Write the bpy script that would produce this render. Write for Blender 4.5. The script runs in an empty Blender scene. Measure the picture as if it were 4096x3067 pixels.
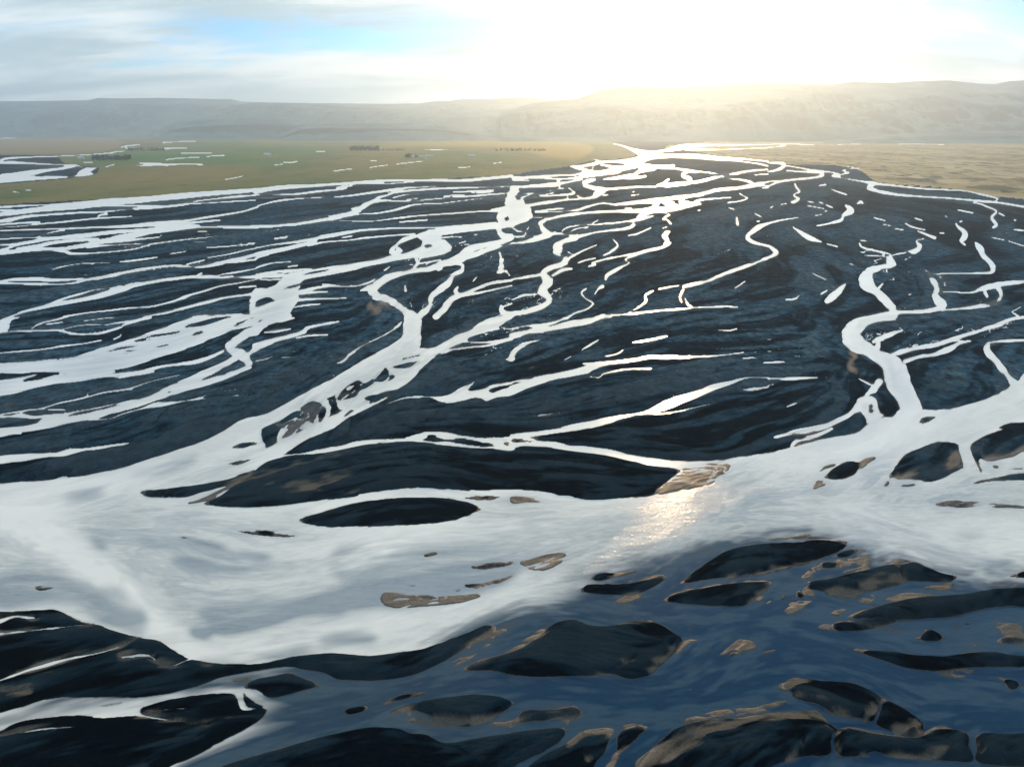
import bpy, math, random
import numpy as np

# ------------------------------------------------------------------ camera
scene = bpy.context.scene
CAM_H = 120.0                       # drone height above the river plain, metres
FPX = 2838.7                        # focal length in photograph pixels (4096 wide)
HORIZON = 515.0                     # photograph row of eye level
PITCH = math.atan((1533.5 - HORIZON) / FPX)
cam_data = bpy.data.cameras.new("camera")
cam_data.sensor_fit = 'HORIZONTAL'
cam_data.angle = 2 * math.atan(2048.0 / FPX)
cam_data.clip_start = 1.0
cam_data.clip_end = 90000.0
cam = bpy.data.objects.new("camera", cam_data)
scene.collection.objects.link(cam)
cam.location = (0, 0, CAM_H)
cam.rotation_euler = (math.pi / 2 - PITCH, 0, 0)
scene.camera = cam

# ------------------------------------------------------------------ sky, sun, exposure
SUN_EL = math.radians(18.0)
SUN_AZ = math.radians(12.0)         # to the right of straight ahead (+Y)
SUN_DIR = (math.sin(SUN_AZ) * math.cos(SUN_EL), math.cos(SUN_AZ) * math.cos(SUN_EL), math.sin(SUN_EL))
SKY_STRENGTH = 0.05
SUN_STRENGTH = 0.95
HAZE_DENSITY = 7.5e-5
scene.view_settings.view_transform = 'Standard'
scene.view_settings.look = 'None'
scene.view_settings.exposure = 1.6
scene.view_settings.gamma = 1.0

world = bpy.data.worlds.new("World")
scene.world = world
world.use_nodes = True


class NT:
    """small helper round a node tree"""
    def __init__(self, tree):
        self.t = tree
        tree.nodes.clear()

    def n(self, kind, **kw):
        nd = self.t.nodes.new(kind)
        for k, v in kw.items():
            setattr(nd, k, v)
        return nd

    def put(self, sock, v):
        if v is None:
            return
        if hasattr(v, 'links') or hasattr(v, 'is_output'):
            self.t.links.new(v, sock)
        else:
            if hasattr(sock.default_value, '__len__') and not hasattr(v, '__len__'):
                v = [v] * len(sock.default_value)
            elif hasattr(v, '__len__') and len(v) == 3 and len(sock.default_value) == 4:
                v = (*v, 1)
            sock.default_value = v

    def math(self, op, a, b=None, c=None, clamp=False):
        nd = self.n('ShaderNodeMath', operation=op, use_clamp=clamp)
        for i, v in enumerate((a, b, c)):
            self.put(nd.inputs[i], v)
        return nd.outputs[0]

    def vmath(self, op, a, b=None):
        nd = self.n('ShaderNodeVectorMath', operation=op)
        self.put(nd.inputs[0], a)
        self.put(nd.inputs[1], b)
        return nd.outputs[1] if op in ('DOT_PRODUCT', 'LENGTH') else nd.outputs[0]

    def mix(self, f, a, b):
        nd = self.n('ShaderNodeMix', data_type='RGBA')
        self.put(nd.inputs[0], f)
        self.put(nd.inputs[6], a)
        self.put(nd.inputs[7], b)
        return nd.outputs[2]

    def smooth(self, v, lo, hi, a=0.0, b=1.0):
        nd = self.n('ShaderNodeMapRange', interpolation_type='SMOOTHSTEP')
        self.put(nd.inputs[0], v)
        for i, x in zip((1, 2, 3, 4), (lo, hi, a, b)):
            self.put(nd.inputs[i], x)
        return nd.outputs[0]

    def noise(self, vec, scale, detail=4.0, rough=0.55, dist=0.0, dims='3D'):
        nd = self.n('ShaderNodeTexNoise', noise_dimensions=dims)
        self.put(nd.inputs['Vector'], vec)
        nd.inputs['Scale'].default_value = scale
        nd.inputs['Detail'].default_value = detail
        nd.inputs['Roughness'].default_value = rough
        nd.inputs['Distortion'].default_value = dist
        return nd.outputs[0]

    def mapping(self, vec, scale=(1, 1, 1), loc=(0, 0, 0), rot=(0, 0, 0)):
        nd = self.n('ShaderNodeMapping')
        self.put(nd.inputs[0], vec)
        nd.inputs[1].default_value = loc
        nd.inputs[2].default_value = rot
        nd.inputs[3].default_value = scale
        return nd.outputs[0]

    def attr(self, name):
        return self.n('ShaderNodeAttribute', attribute_name=name).outputs['Fac']

    def xyz(self, v):
        nd = self.n('ShaderNodeSeparateXYZ')
        self.put(nd.inputs[0], v)
        return nd.outputs

    def comb(self, x, y, z):
        nd = self.n('ShaderNodeCombineXYZ')
        for i, v in enumerate((x, y, z)):
            self.put(nd.inputs[i], v)
        return nd.outputs[0]


def build_world():
    g = NT(world.node_tree)
    d = g.n('ShaderNodeTexCoord').outputs['Generated']
    d = g.vmath('NORMALIZE', d)
    X, Y, Z = g.xyz(d)
    sky = g.n('ShaderNodeTexSky', sky_type='NISHITA', sun_disc=False, sun_elevation=SUN_EL,
              sun_rotation=SUN_AZ, altitude=100.0, air_density=1.0, dust_density=0.3, ozone_density=2.5)
    zc = g.math('ADD', g.math('MAXIMUM', Z, 0.0), 0.24)
    P = g.comb(g.math('DIVIDE', X, zc), g.math('DIVIDE', Y, zc), 0.0)
    # streaky cloud decks drawn out across the view
    n1 = g.noise(g.mapping(P, (0.60, 1.5, 1), SKY_OFF, (0, 0, 0.10)), 1.0, 6.0, 0.52, 0.5)
    n2 = g.noise(g.mapping(P, (2.0, 5.5, 1), (7.3, 2.2, 0), (0, 0, 0.22)), 1.0, 6.0, 0.58, 0.7)
    n3 = g.noise(g.mapping(P, (0.8, 2.6, 1), N3_OFF, (0, 0, -0.1)), 1.0, 5.0, 0.55, 0.5)
    dens = g.math('ADD', g.math('MULTIPLY', n1, 0.70), g.math('MULTIPLY', n2, 0.30))
    dens = g.math('ADD', dens, g.smooth(Z, 0.0, 0.11, 0.12, 0.0))      # seen edge-on, low cloud closes up
    cover = g.smooth(dens, CLOUD_LO, CLOUD_HI)
    ca = g.vmath('DOT_PRODUCT', d, SUN_DIR)
    ang = g.math('ARCCOSINE', g.math('MINIMUM', ca, 1.0))
    halo = g.math('POWER', 2.718, g.math('MULTIPLY', ang, -3.0))        # clouds light up towards the sun
    halo2 = g.math('POWER', 2.718, g.math('MULTIPLY', ang, -9.0))
    bright = g.math('ADD', g.math('ADD', 0.33, g.math('MULTIPLY', halo, 0.02)), g.math('MULTIPLY', halo2, 0.05))
    grey = g.smooth(g.math('ADD', g.math('MULTIPLY', n3, .65), g.math('MULTIPLY', n2, .35)), 0.40, 0.60)   # thick cloud is greyer underneath
    bright = g.math('MULTIPLY', bright, g.math('SUBTRACT', 1.08, g.math('MULTIPLY', grey, 0.34)))
    ccol = g.mix(g.math('MULTIPLY', halo, 1.3, clamp=True), (0.87, 0.965, 1.0), (1.0, 0.975, 0.93))
    ccol = g.mix(g.math('MULTIPLY', grey, 0.6), ccol, (0.50, 0.83, 1.0))
    cloud = g.vmath('MULTIPLY', ccol, g.comb(bright, bright, bright))
    blue = g.vmath('MULTIPLY', sky.outputs[0], (SKY_STRENGTH * .32, SKY_STRENGTH * .66, SKY_STRENGTH * .98))
    col = g.mix(cover, blue, cloud)
    bg = g.n('ShaderNodeBackground')
    g.put(bg.inputs[0], col)
    bg.inputs[1].default_value = 1.0
    out = g.n('ShaderNodeOutputWorld')
    g.t.links.new(bg.outputs[0], out.inputs[0])


CLOUD_LO, CLOUD_HI = 0.40, 0.52
N3_OFF = (2.3, 5.2, 0)
SKY_OFF = (3.92, 1.3, 0)
build_world()
sun_data = bpy.data.lights.new("sun", 'SUN')
sun_data.energy = SUN_STRENGTH
sun_data.angle = math.radians(4.0)      # veiled by thin cloud
sun_data.color = (1.0, 0.66, 0.35)
sun = bpy.data.objects.new("sun", sun_data)
scene.collection.objects.link(sun)
from mathutils import Vector
sun.rotation_euler = Vector(SUN_DIR).to_track_quat('Z', 'Y').to_euler()
sun.location = (0, 0, 2000)

scene.cycles.use_denoising = True
scene.cycles.max_bounces = 5
scene.cycles.diffuse_bounces = 1
scene.cycles.glossy_bounces = 2
scene.cycles.transmission_bounces = 1
scene.cycles.volume_bounces = 1
scene.cycles.caustics_reflective = False
scene.cycles.caustics_refractive = False
scene.cycles.use_adaptive_sampling = False

rng = np.random.default_rng(7)
random.seed(7)
CP, SP = math.cos(PITCH), math.sin(PITCH)


def ground(sx, sy):
    """photograph pixel -> point on the plain (z = 0)"""
    nx = (np.asarray(sx, float) - 2048.0) / FPX
    ny = (np.asarray(sy, float) - 1533.5) / FPX
    dz = -SP - ny * CP
    dy = CP - ny * SP
    t = CAM_H / -dz
    return nx * t, dy * t


# ------------------------------------------------------------------ survey of channels and bars
TILES = {'A': (0, 500, .46377), 'B': (1024, 500, .46377), 'C': (2048, 500, .46377), 'D': (3072, 500, .46377),
         'E': (0, 1268, .46377), 'F': (1024, 1268, .46377), 'G': (2048, 1268, .46377), 'H': (3072, 1268, .46377),
         'I': (0, 2036, .62246), 'J': (1360, 2036, .62246), 'K': (2721, 2036, .62246), 'Z': (0, 0, 1.85172)}
SURVEY = """
@A
W 0,430 150,425 230,440 350,445 470,440 560,445 650,440 680,405 740,375 830,370 790,395 770,410 810,425 700,440 560,455 350,475 150,490 -20,503
s 0,310,20 60,290,18 250,278,12 500,270,10 800,255,8 950,243,14 1000,232,12 1080,225,6
s -200,320,14 0,325,14 100,325,20 220,330,22 400,340,14 560,345,16 650,352,26 560,370,25 450,385,22 250,415,40 100,435,30 0,445,25 -200,460,40
s 650,345,20 720,365,10 840,372,10
s 1040,195,10 1100,180,14 1210,172,6
s 1080,200,8 1250,206,10 1400,205,14 1580,200,14 1620,205,5
s 1405,153,14 1470,153,10
s 1470,148,8 1690,140,3
s 1560,245,6 1650,242,10 1830,242,5
s 1780,272,4 1900,264,14 1945,262,6
s 1430,300,6 1550,288,8 1720,282,4
s 1200,330,8 1400,340,18 1620,338,10 1750,343,5
s 1180,350,6 1300,350,12 1450,350,6
s 910,365,5 960,348,10 990,340,5
s 720,323,6 800,325,6
s 1940,470,4 2010,460,6 2100,440,4
s -50,125,6 0,118,6 200,108,10 310,105,5
s 470,80,6 540,82,5
s 640,88,3 720,80,6 810,75,4
s 2050,112,5 2208,103,7
s 110,578,10 170,583,8
s 220,563,5 270,563,5
s -200,715,22 0,705,22 200,695,14 400,690,10 640,665,10
s -200,785,30 0,775,30 150,755,40 300,735,40 450,715,45 700,695,50 900,670,50 1200,650,50 1500,620,45 1800,590,40 2208,560,30
s 0,735,15 150,745,15
s 640,668,12 900,660,25 1200,640,25
s -200,845,22 0,830,22 80,820,28 240,785,25 400,770,22 600,760,18 850,750,18 1100,725,22 1400,705,25 1570,685,25 1700,655,25 1900,630,25 2208,605,25
s 1570,680,15 1800,670,12 2208,650,10
s 800,700,10 1100,700,16 1400,690,10
s 0,860,8 120,850,10 340,838,6
s 0,885,6 180,872,10 400,850,9 520,840,6 700,820,8 850,805,9 1140,790,4
s 845,795,14 860,780,10 925,768,5
s 0,912,8 200,905,12 500,897,15 800,885,18 1100,872,22 1300,862,22 1500,845,20 1700,810,18 1900,780,16 2050,755,15 2120,740,16 2208,715,14
s 1200,858,8 1400,838,6 1560,826,4
s 1400,862,20 1600,850,14 1750,835,10 1900,822,6
s 2208,880,26 1800,880,24 1500,895,40 1300,920,35 1150,955,40 1000,985,45 850,1010,40 700,1045,30 550,1065,25 400,1075,25 200,1085,25 0,1108,22 -200,1130,30
s 1300,865,20 1600,870,20 1800,880,15
s 1420,885,20 1250,905,22 1000,920,25 800,945,28 600,965,28 400,985,20 200,1020,25 100,1050,22 0,1080,20
s 850,995,25 700,990,25 500,1010,22 300,1045,20 150,1070,20
s -100,990,14 0,985,14 200,973,14 400,970,12 550,968,15
s 0,1035,10 100,1030,8 200,1025,10
s 320,965,10 400,940,14 500,915,12 560,910,6
s 900,1010,25 1100,990,20 1280,978,12 1380,968,6
s 750,1055,8 900,1040,12 1100,1030,12 1230,1025,5
s 400,1075,20 520,1085,20 600,1105,20 700,1112,14 900,1100,14 1100,1080,16 1220,1055,18 1300,1030,18 1450,1010,16 1650,985,14 1900,960,10 2090,940,4
s 1700,923,5 1790,921,7
s 1680,1013,8 1780,1013,5
s 1780,1055,5 1950,1048,8 2190,1023,4
s 1465,1112,6 1530,1102,10 1600,1092,5
s 440,1250,8 530,1225,14 620,1208,10 750,1193,8 950,1190,4
s 1030,1182,6 1150,1168,12 1360,1140,5
s 1790,1145,5 1950,1120,8 2100,1085,10 2208,1065,10
s -200,1360,25 0,1360,25 150,1365,20 350,1375,18 550,1370,16 750,1335,25 900,1310,32 1050,1280,30 1250,1245,28 1450,1218,20 1600,1220,25 1750,1220,25 1850,1200,30 2000,1170,28 2208,1120,25
s 0,1345,10 150,1335,18 350,1330,22 550,1335,18 750,1330,15
s 1600,1210,12 1680,1185,10 1765,1163,4
s 1970,1190,8 2100,1175,9 2208,1160,8
s 80,1655,20 250,1600,25 430,1555,30 560,1530,30 750,1495,32 900,1460,45 1050,1415,50 1150,1380,35 1300,1355,25 1500,1325,22 1700,1310,20 1850,1318,22 2208,1310,18
s 430,1550,15 500,1515,16 650,1470,15 800,1425,12 900,1415,15 1050,1395,25
s 1700,1305,15 1850,1305,12 1950,1285,12 2208,1240,10
s 1700,1300,8 1740,1280,5
s 550,1655,10 750,1620,10 950,1598,10 1110,1580,10 1300,1565,10 1480,1525,14 1600,1480,16 1750,1435,14 1900,1390,12 2050,1365,10 2208,1335,10
s 1480,1525,8 1600,1490,8
s 2060,1400,5 2208,1390,7
s 1230,1652,8 1400,1625,16 1550,1590,20 1700,1550,20 1850,1510,22 2000,1480,12 2208,1455,20
s 1900,1495,15 2100,1470,15
@B
W 1380,955 1450,925 1600,895 1700,900 1600,955 1580,975 1640,1005 1690,1050 1660,1080 1560,1110 1400,1140 1250,1165 1050,1200 850,1245 650,1285 520,1310 400,1345 380,1395 350,1440 375,1490 330,1560 290,1620 280,1660 -30,1660 -30,1440 100,1410 200,1365 240,1310 300,1280 500,1245 700,1215 900,1185 1050,1155 1150,1125 1300,1100 1400,1060 1440,1010 1400,970
L 0,1520 60,1485 120,1480 165,1520 90,1545 0,1570
L 390,1295 500,1260 640,1245 560,1270 450,1295
L 240,1415 300,1385 390,1365 340,1400
L 1455,1035 1500,1030 1520,1045 1465,1060
s 1370,960,20 1280,990,28 1220,1030,20 1170,1080,30 1190,1110,30 1230,1110,30
s 1220,1060,25 1250,1090,25
s 0,570,45 200,540,35 400,530,30 700,515,25 900,495,22 1100,482,22 1300,478,20 1500,478,18 1800,480,22 2000,462,30 2208,440,30
s 0,605,20 200,595,18 350,600,20 500,580,18 700,560,12 780,545,8
s 700,540,16 900,510,12 1100,495,10
s 920,510,10 1200,505,8 1360,495,4
s 0,635,10 150,630,8 260,625,4
s 0,715,14 40,690,10 150,665,12 260,648,12 400,635,10 600,624,5
s 675,622,8 850,605,14 1050,575,16 1200,555,14 1400,540,7 1550,533,4
s 0,878,22 200,865,30 400,845,40 560,820,45 700,795,45 800,770,45 870,740,50 920,705,45 980,675,40 1050,635,30 1100,612,20 1250,580,14 1500,555,14 1800,545,14 2208,530,14
s 820,720,10 870,715,25
s 980,670,25 1100,650,18 1200,655,12 1350,658,14 1550,640,14 1750,625,14 2000,605,16 2208,590,20
s 1180,628,6 1280,605,8 1410,595,5
s 1300,640,10 1400,630,6
s 820,775,10 950,765,12 1050,760,12 1180,740,18 1300,705,18 1400,685,12 1600,678,12 1800,650,10 2000,630,14 2208,625,10
s 1620,610,5 1800,600,8
s 1700,580,6 1900,570,10 2100,550,8
s 1850,590,10 2050,575,8
s 640,830,8 800,828,8 900,832,8 1050,826,10 1200,805,12 1450,780,12 1700,763,12 1950,745,10 2150,745,10
s 2030,735,8 2100,720,10 2180,705,8
s 1235,838,4 1400,826,5 1480,820,4
s 50,935,5 130,918,10 200,903,5
s 160,980,5 270,970,4
s 0,1060,12 200,1025,14 400,1000,20 550,970,24 700,945,24 900,910,22 1100,895,16 1300,890,14 1600,882,14 1750,868,14 1950,855,12 2080,850,14
s 0,1120,30 150,1090,28 300,1060,25 450,1020,20 520,995,15
s 0,1150,10 50,1130,10 110,1115,6
s 450,1040,10 600,1010,12 800,995,10 950,975,14 1150,955,12 1370,942,10
s 740,972,4 830,957,5
s 0,1235,15 60,1210,14 150,1190,8 300,1180,3
s 0,1285,12 200,1262,12 480,1240,8
s 275,1222,5 360,1210,6
s 0,1310,16 150,1300,20 280,1300,20
s 0,1330,8 120,1335,8 230,1325,10
s 2208,600,60 2175,660,50 2200,700,50 2170,740,50 2110,790,60 2120,830,50
s 2208,855,60 2000,880,45 1800,895,50 1600,920,55 1500,945,80
s 2100,880,50 2100,930,45 2140,960,40 2208,965,40 2130,1005,40 2000,1030,45 1900,1050,45 1830,1085,70 1780,1140,70 1700,1175,60 1600,1200,50 1480,1240,40 1380,1255,40 1250,1280,45 1150,1310,60 1070,1360,65 1010,1420,70 1030,1470,70 1150,1510,60 1230,1560,60 1300,1620,60 1340,1656,80
s 2100,1050,30 2000,1080,35 1900,1115,35 1820,1135,40
s 2208,1025,14 2080,1055,14
s 900,1430,10 960,1410,40 1010,1400,50
s 1380,1150,20 1395,1190,25 1370,1225,30 1340,1250,30
s 1420,1150,8 1405,1180,10
s 1400,1140,10 1500,1135,14 1600,1110,8 1680,1080,6
s 1410,1195,8 1500,1180,10 1595,1163,5
s 1700,1190,15 1780,1205,14 1770,1260,30 1690,1310,40 1650,1370,50 1560,1440,45 1510,1490,40 1500,1560,40 1440,1620,50 1400,1656,50
s 2208,1338,16 2050,1360,20 1900,1410,22 1790,1455,25 1700,1490,45 1650,1550,50 1600,1610,50 1550,1656,45
s 2208,1385,12 2050,1420,14 1900,1455,12 1790,1470,12
s 1740,1395,14 1720,1440,25 1760,1460,20
s 2100,1095,10 2110,1130,18 2120,1190,35 2110,1250,50 2080,1270,10
s 2155,1260,15 2190,1300,10
s 1285,1385,12 1290,1430,25
s 1105,1255,5 1155,1222,8
s 1570,1255,8 1600,1240,5
s 1870,1350,8 1905,1310,8
s 350,1450,30 480,1415,22 600,1395,14 850,1390,8 950,1365,16 1030,1330,14
s 570,1375,6 720,1385,6
s 380,1455,20 500,1445,12 620,1438,5
s 370,1505,20 550,1500,14 780,1492,5
s 310,1575,8 430,1555,12 555,1545,4
s 1585,975,10 1690,965,8
s 1600,940,14 1700,932,6
s 1750,1020,6 1810,1005,6
s 1715,965,5 1775,966,5
s 1880,948,5 1915,943,5
s 2115,1560,20 2120,1610,25 2208,1640,40
s 2110,1570,8 2208,1540,8
T 990,1510 1020,1560 1100,1570 1060,1630 980,1650 1020,1600 940,1590
t 1060,1520,30 1130,1560,30 1200,1620,20
s 230,320,8 290,325,14 360,315,6
s 160,345,4 230,340,6
s 520,230,4 600,230,6
s 665,400,4 750,388,7 830,380,3
s 975,372,3 1040,358,8 1140,347,4
s 1210,338,4 1300,328,6 1450,312,6
s 985,310,5 1040,310,6
s 1450,212,4 1550,213,9 1655,212,6
s 1745,367,5 1850,362,6
s 2045,330,7 2120,325,8
@C
W -20,540 60,555 60,580 40,600 90,630 110,680 150,700 165,760 180,800 120,830 60,850 0,880 -20,880
s 870,160,5 960,185,14 1050,220,30 1130,250,60 1180,270,60
s 1150,235,20 1300,225,18 1450,195,45 1600,180,25 1800,176,14 2208,174,8
s 1500,210,20 1800,212,10 2000,205,8 2208,200,8
s 1200,270,40 1400,265,30 1600,270,35 1800,285,28 2000,295,20 2208,315,18
s 1600,275,20 1750,300,14 1900,310,14 2100,330,12 2208,355,14
s 1150,285,60 1060,305,45 950,315,30 800,318,22 700,340,22 600,355,14 500,357,6
s 705,295,8 760,315,15
s 1100,330,60 1040,350,50 960,375,40 850,360,20 770,345,15
s 960,380,35 800,400,25 650,410,30 500,430,22 300,435,25 100,445,20 0,450,22
s 520,360,14 600,380,22 680,395,20 700,360,6
s 1100,350,40 1220,370,40 1150,385,35 1050,420,30 950,445,30 800,465,20 650,485,40 620,515,35 700,545,35 790,555,35 730,600,50 680,630,25 500,645,14 300,665,18 120,700,22
s 950,450,15 1050,460,8 1155,443,5
s 930,405,20 800,430,20 600,450,22 420,470,20 200,455,20 0,470,18
s 600,470,22 450,505,20 300,510,18 100,525,14 0,525,12
s 400,470,25 400,520,20 420,545,18
s 0,480,14 200,482,12
L 20,780 70,755 110,765 60,785
L 30,610 70,625 60,650 35,640
s 80,635,8 250,620,8 430,605,14 540,590,14 490,545,12
s 60,605,12 180,590,10
s 90,625,20 170,600,14 280,600,16 360,580,16 320,565,12 450,545,8
s 120,700,20 330,665,18 470,640,14 480,615,14
s 0,540,20 100,535,20 300,530,18 420,525,14
s 790,555,18 900,548,18 1100,535,16 1250,530,18 1400,520,25 1520,505,25
s 1250,518,16 1310,500,14 1350,470,14
s 560,610,14 600,630,14 660,640,14
s 1250,520,14 1400,505,18 1600,490,25 1750,455,25 1850,435,30 1950,415,25 2080,395,18 2208,385,10
s 1520,500,20 1540,465,22 1470,435,25 1500,410,16 1600,405,14 1500,390,18 1420,380,8
s 1250,360,25 1400,375,12 1540,390,14
s 1600,400,10 1750,420,6 1830,430,5
s 1220,360,15 1400,350,12
s 2208,495,14 2120,510,30 2090,520,30 1950,545,22 1780,560,25 1650,590,35 1500,615,35 1350,635,35 1230,650,45 1100,665,25 900,685,14 780,675,14 650,705,20 550,735,20 350,750,12 200,755,8
s 1820,460,10 1950,470,14 2050,490,20 2090,515,25 2208,525,12
s 2160,545,8 2208,540,20
s 2208,425,12 2090,430,8
s 1250,660,40 1240,690,40 1210,715,14 1150,730,10
s 1300,650,20 1360,690,40 1420,710,30
s 1460,640,20 1490,680,30 1630,682,10
s 1600,680,14 1480,705,30 1350,730,40 1250,740,40 1100,740,30 900,745,22 700,755,20 500,775,25 350,805,30 250,840,35 260,890,45 300,930,55 320,950,40 200,985,35 100,1010,25 0,1022,20
s 180,800,8 350,797,8
s 200,745,8 330,730,10 450,720,8
s 100,970,5 220,955,10 290,940,14
s 0,880,25 40,910,20 120,930,16 90,960,25 0,965,14
s 130,905,10 145,880,8
s 320,935,25 420,940,16 520,955,22 550,975,40 450,1005,40 390,1040,55 400,1080,70 380,1110,40 440,1140,25 470,1160,50 430,1200,45 330,1235,40 270,1280,45 290,1320,70 320,1350,60 270,1400,70 250,1440,50 310,1480,50 320,1520,50 260,1570,45 150,1605,45 0,1630,30
s 550,965,25 700,930,18 850,910,16 1000,890,25 1050,860,25 1020,830,15 900,845,14 750,855,12 600,865,12 480,885,16 430,915,12
s 1020,830,25 1130,810,25 1220,785,8
s 1090,800,25 1120,770,25 1200,755,16
s 690,850,8 745,820,8
s 490,930,8 560,895,6 650,885,5
s 560,940,14 600,910,10 660,885,6
s 500,1140,20 600,1090,14 730,1035,5
s 480,1095,6 520,1115,6
s 570,1190,5 640,1165,12 720,1150,8
s 790,1125,6 850,1095,16 900,1060,18 910,1030,10 870,985,4
s 690,1190,14 800,1160,14 950,1130,12 1080,1110,25 1200,1080,22 1340,1040,14 1370,1015,14
s 1080,1120,15 980,1160,14 1010,1190,14 930,1230,20 830,1290,30 810,1330,25
s 780,1390,30 740,1420,10 715,1460,5
s 1310,1030,14 1340,1000,35 1310,960,30 1330,930,45 1360,920,14
s 1300,890,8 1340,880,8
s 1370,855,14 1340,820,14 1300,815,12 1330,790,16 1360,775,10 1310,755,8
s 1000,955,5 1090,935,14 1200,885,10
s 1025,610,5 1095,600,8
s 1040,580,14 1060,575,10
s 975,720,6 1030,718,6
s 785,608,5 830,603,7
s 1580,660,8 1640,645,12 1700,640,8 1890,625,4
s 1860,670,5 1950,660,12 2030,635,12 2000,615,8 1960,590,8
s 1870,715,5 1920,730,10
s 1600,738,10 1630,733,6
s 1940,800,20 1945,850,30 1950,865,15
s 2090,760,8 2150,795,6
s 2115,832,12 2135,830,12
s 2208,850,14 2120,885,40 2060,930,35 2030,970,35 2080,1010,25 2208,1045,16
s 2208,1145,25 2100,1190,22 1950,1240,25 1800,1300,28 1650,1360,30 1550,1380,35 1480,1395,25
s 1480,1420,16 1450,1480,30 1465,1530,10
s 1490,1490,12 1520,1550,14 1550,1575,12 1400,1590,14 1200,1608,16 1000,1630,18 800,1645,16 720,1656,12
s 1550,1575,8 1700,1570,6 1800,1565,12 1950,1570,5
s 1220,1430,8 1150,1470,16 1155,1520,25 1080,1580,12 1000,1620,10
s 1265,1416,5 1350,1400,12 1440,1385,5
s 640,1410,12 600,1450,16 640,1500,10 700,1540,16 640,1590,14 550,1620,16 490,1650,16
s 250,1290,30 150,1310,20 0,1330,12
s 350,1300,20 440,1250,30 520,1240,8
s 0,1510,10 100,1470,20 200,1460,16
s 1920,1410,8 2010,1350,8
s 660,1220,8 720,1205,12
@D
s 0,170,8 150,165,14 400,172,5
s 600,170,4 800,165,5
s 0,195,6 150,182,8
s 1120,163,3 1400,168,5 1520,170,3
s 0,325,14 130,335,30 120,370,30 60,395,20 0,405,16
s 130,360,30 180,355,14 380,390,16 550,410,12 620,430,20 560,440,30 650,460,20 800,485,18 910,505,30 870,540,40 960,570,30 1100,595,22 1300,615,18 1600,635,20 1800,655,20 2000,672,25 2208,705,20 2500,745,25
s 160,395,14 300,405,12 450,415,16 470,435,30 400,455,22 200,475,22 100,490,25 0,530,20
s 0,490,8 90,480,8
s 620,430,12 700,410,14 640,395,14 700,380,12 790,375,12
s 635,355,5 740,365,6
s 910,505,20 1100,525,14 1350,550,14 1550,560,8 1700,570,8 1850,600,16 1980,635,14 1960,655,12
s 1640,660,3 1800,675,8 1900,710,16 1970,745,20 1930,800,25 1970,860,25 1940,885,16
s 1990,760,14 2040,785,12
s 230,505,10 245,540,25 270,575,20 220,605,12 265,640,20 220,665,30 195,665,8
s 25,715,14 45,700,6
s 110,685,7 160,680,7
s 0,850,12 100,825,12 260,800,6
s 440,525,12 500,515,14
s 545,555,8 600,575,10 680,605,10
s 440,665,7 475,680,5
s 340,660,4 395,670,6
s 340,697,3 480,722,6
s 500,690,5 560,715,6
s 490,745,10 510,741,10
s 400,785,4 465,773,5
s 770,680,8 800,665,25 820,680,8
s 670,695,16 720,740,45 650,780,30 630,820,22 530,850,16 420,870,5
s 215,880,8 240,900,14 350,970,45 460,1010,12
s 505,1025,8 600,1050,12
s 910,800,6 1010,825,10
s 990,857,5 1065,872,10
s 1090,892,5 1165,905,9
s 1265,803,6 1330,825,12
s 1185,850,14 1220,870,14 1280,890,14 1355,905,8
s 1290,915,8 1390,955,20 1440,975,25
s 1350,980,6 1280,1000,14 1310,1050,40 1260,1090,45 1220,1090,20
s 1195,1100,5 1090,1120,10 1050,1140,12
s 1480,930,6 1520,935,10
s 1635,733,8 1770,760,5
s 1530,785,14 1545,795,10
s 1655,835,14 1675,830,10
s 1620,850,14 1640,880,20 1700,930,35 1690,980,35 1660,1000,14 1700,1035,12
s 1790,1015,12 1830,1070,45 1860,1130,40 1930,1200,40 1940,1250,40 1900,1275,20 1700,1280,12 1500,1285,14 1390,1295,12 1420,1340,50 1460,1410,50 1440,1460,50 1460,1510,60 1500,1550,80 1450,1590,40 1250,1610,30 1050,1625,35 900,1650,25
s 1350,1250,8 1400,1280,10
s 1480,1440,14 1600,1440,12 1750,1445,14 1850,1410,40 1980,1380,40 2208,1350,30 2400,1330,30
s 1990,1410,35 2010,1470,35 1960,1540,35 1850,1560,35 1700,1580,25 1500,1600,20
s 1870,1440,20 1890,1480,20
s 1480,1310,25 1500,1320,10
s 1520,1360,20 1525,1385,20
s 790,1020,14 810,1055,14 900,1080,12 1000,1100,14 1060,1125,20 1050,1170,60 1070,1200,60 1000,1225,40 900,1250,60 850,1300,90 850,1360,120 910,1420,60 970,1470,60 1030,1530,60 1080,1590,60
s 830,1125,6 950,1130,8 1040,1140,20
s 795,995,6 855,1003,6
s 990,1370,14 960,1400,20
s 700,1195,6 740,1208,8
s 385,1280,8 500,1335,8
s 670,1370,10 620,1420,50 560,1480,60 510,1520,40
s 560,1395,6 590,1415,6
s 455,1460,8 510,1425,10
s 150,1507,4 230,1500,14 270,1470,6
s 1210,1465,10 1235,1460,8
s 1930,970,6 2040,993,5
s 2070,1000,8 2208,1045,10
s 2050,930,10 2062,930,10
s 2125,820,14 2138,822,14
s 2120,905,5 2208,910,12
s 2100,1610,6 2180,1570,8
s 2100,1610,10 2160,1650,14
s 0,1040,16 50,1075,30 70,1110,40 0,1145,20
@E
W -20,45 60,0 180,0 100,25 85,60 70,110 40,130 -20,145
s -100,140,16 0,135,16 200,120,18 400,115,20 520,115,20 600,140,18 750,148,14 900,130,16 1050,80,18 1180,30,22 1300,5,16
s 270,100,10 350,55,14 500,20,14 580,0,10
s 400,65,5 540,45,8
s 720,33,5 900,12,8 1000,5,5
s 540,105,12 680,75,12 820,65,12 900,70,12 1050,45,12 1180,25,14
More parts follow.
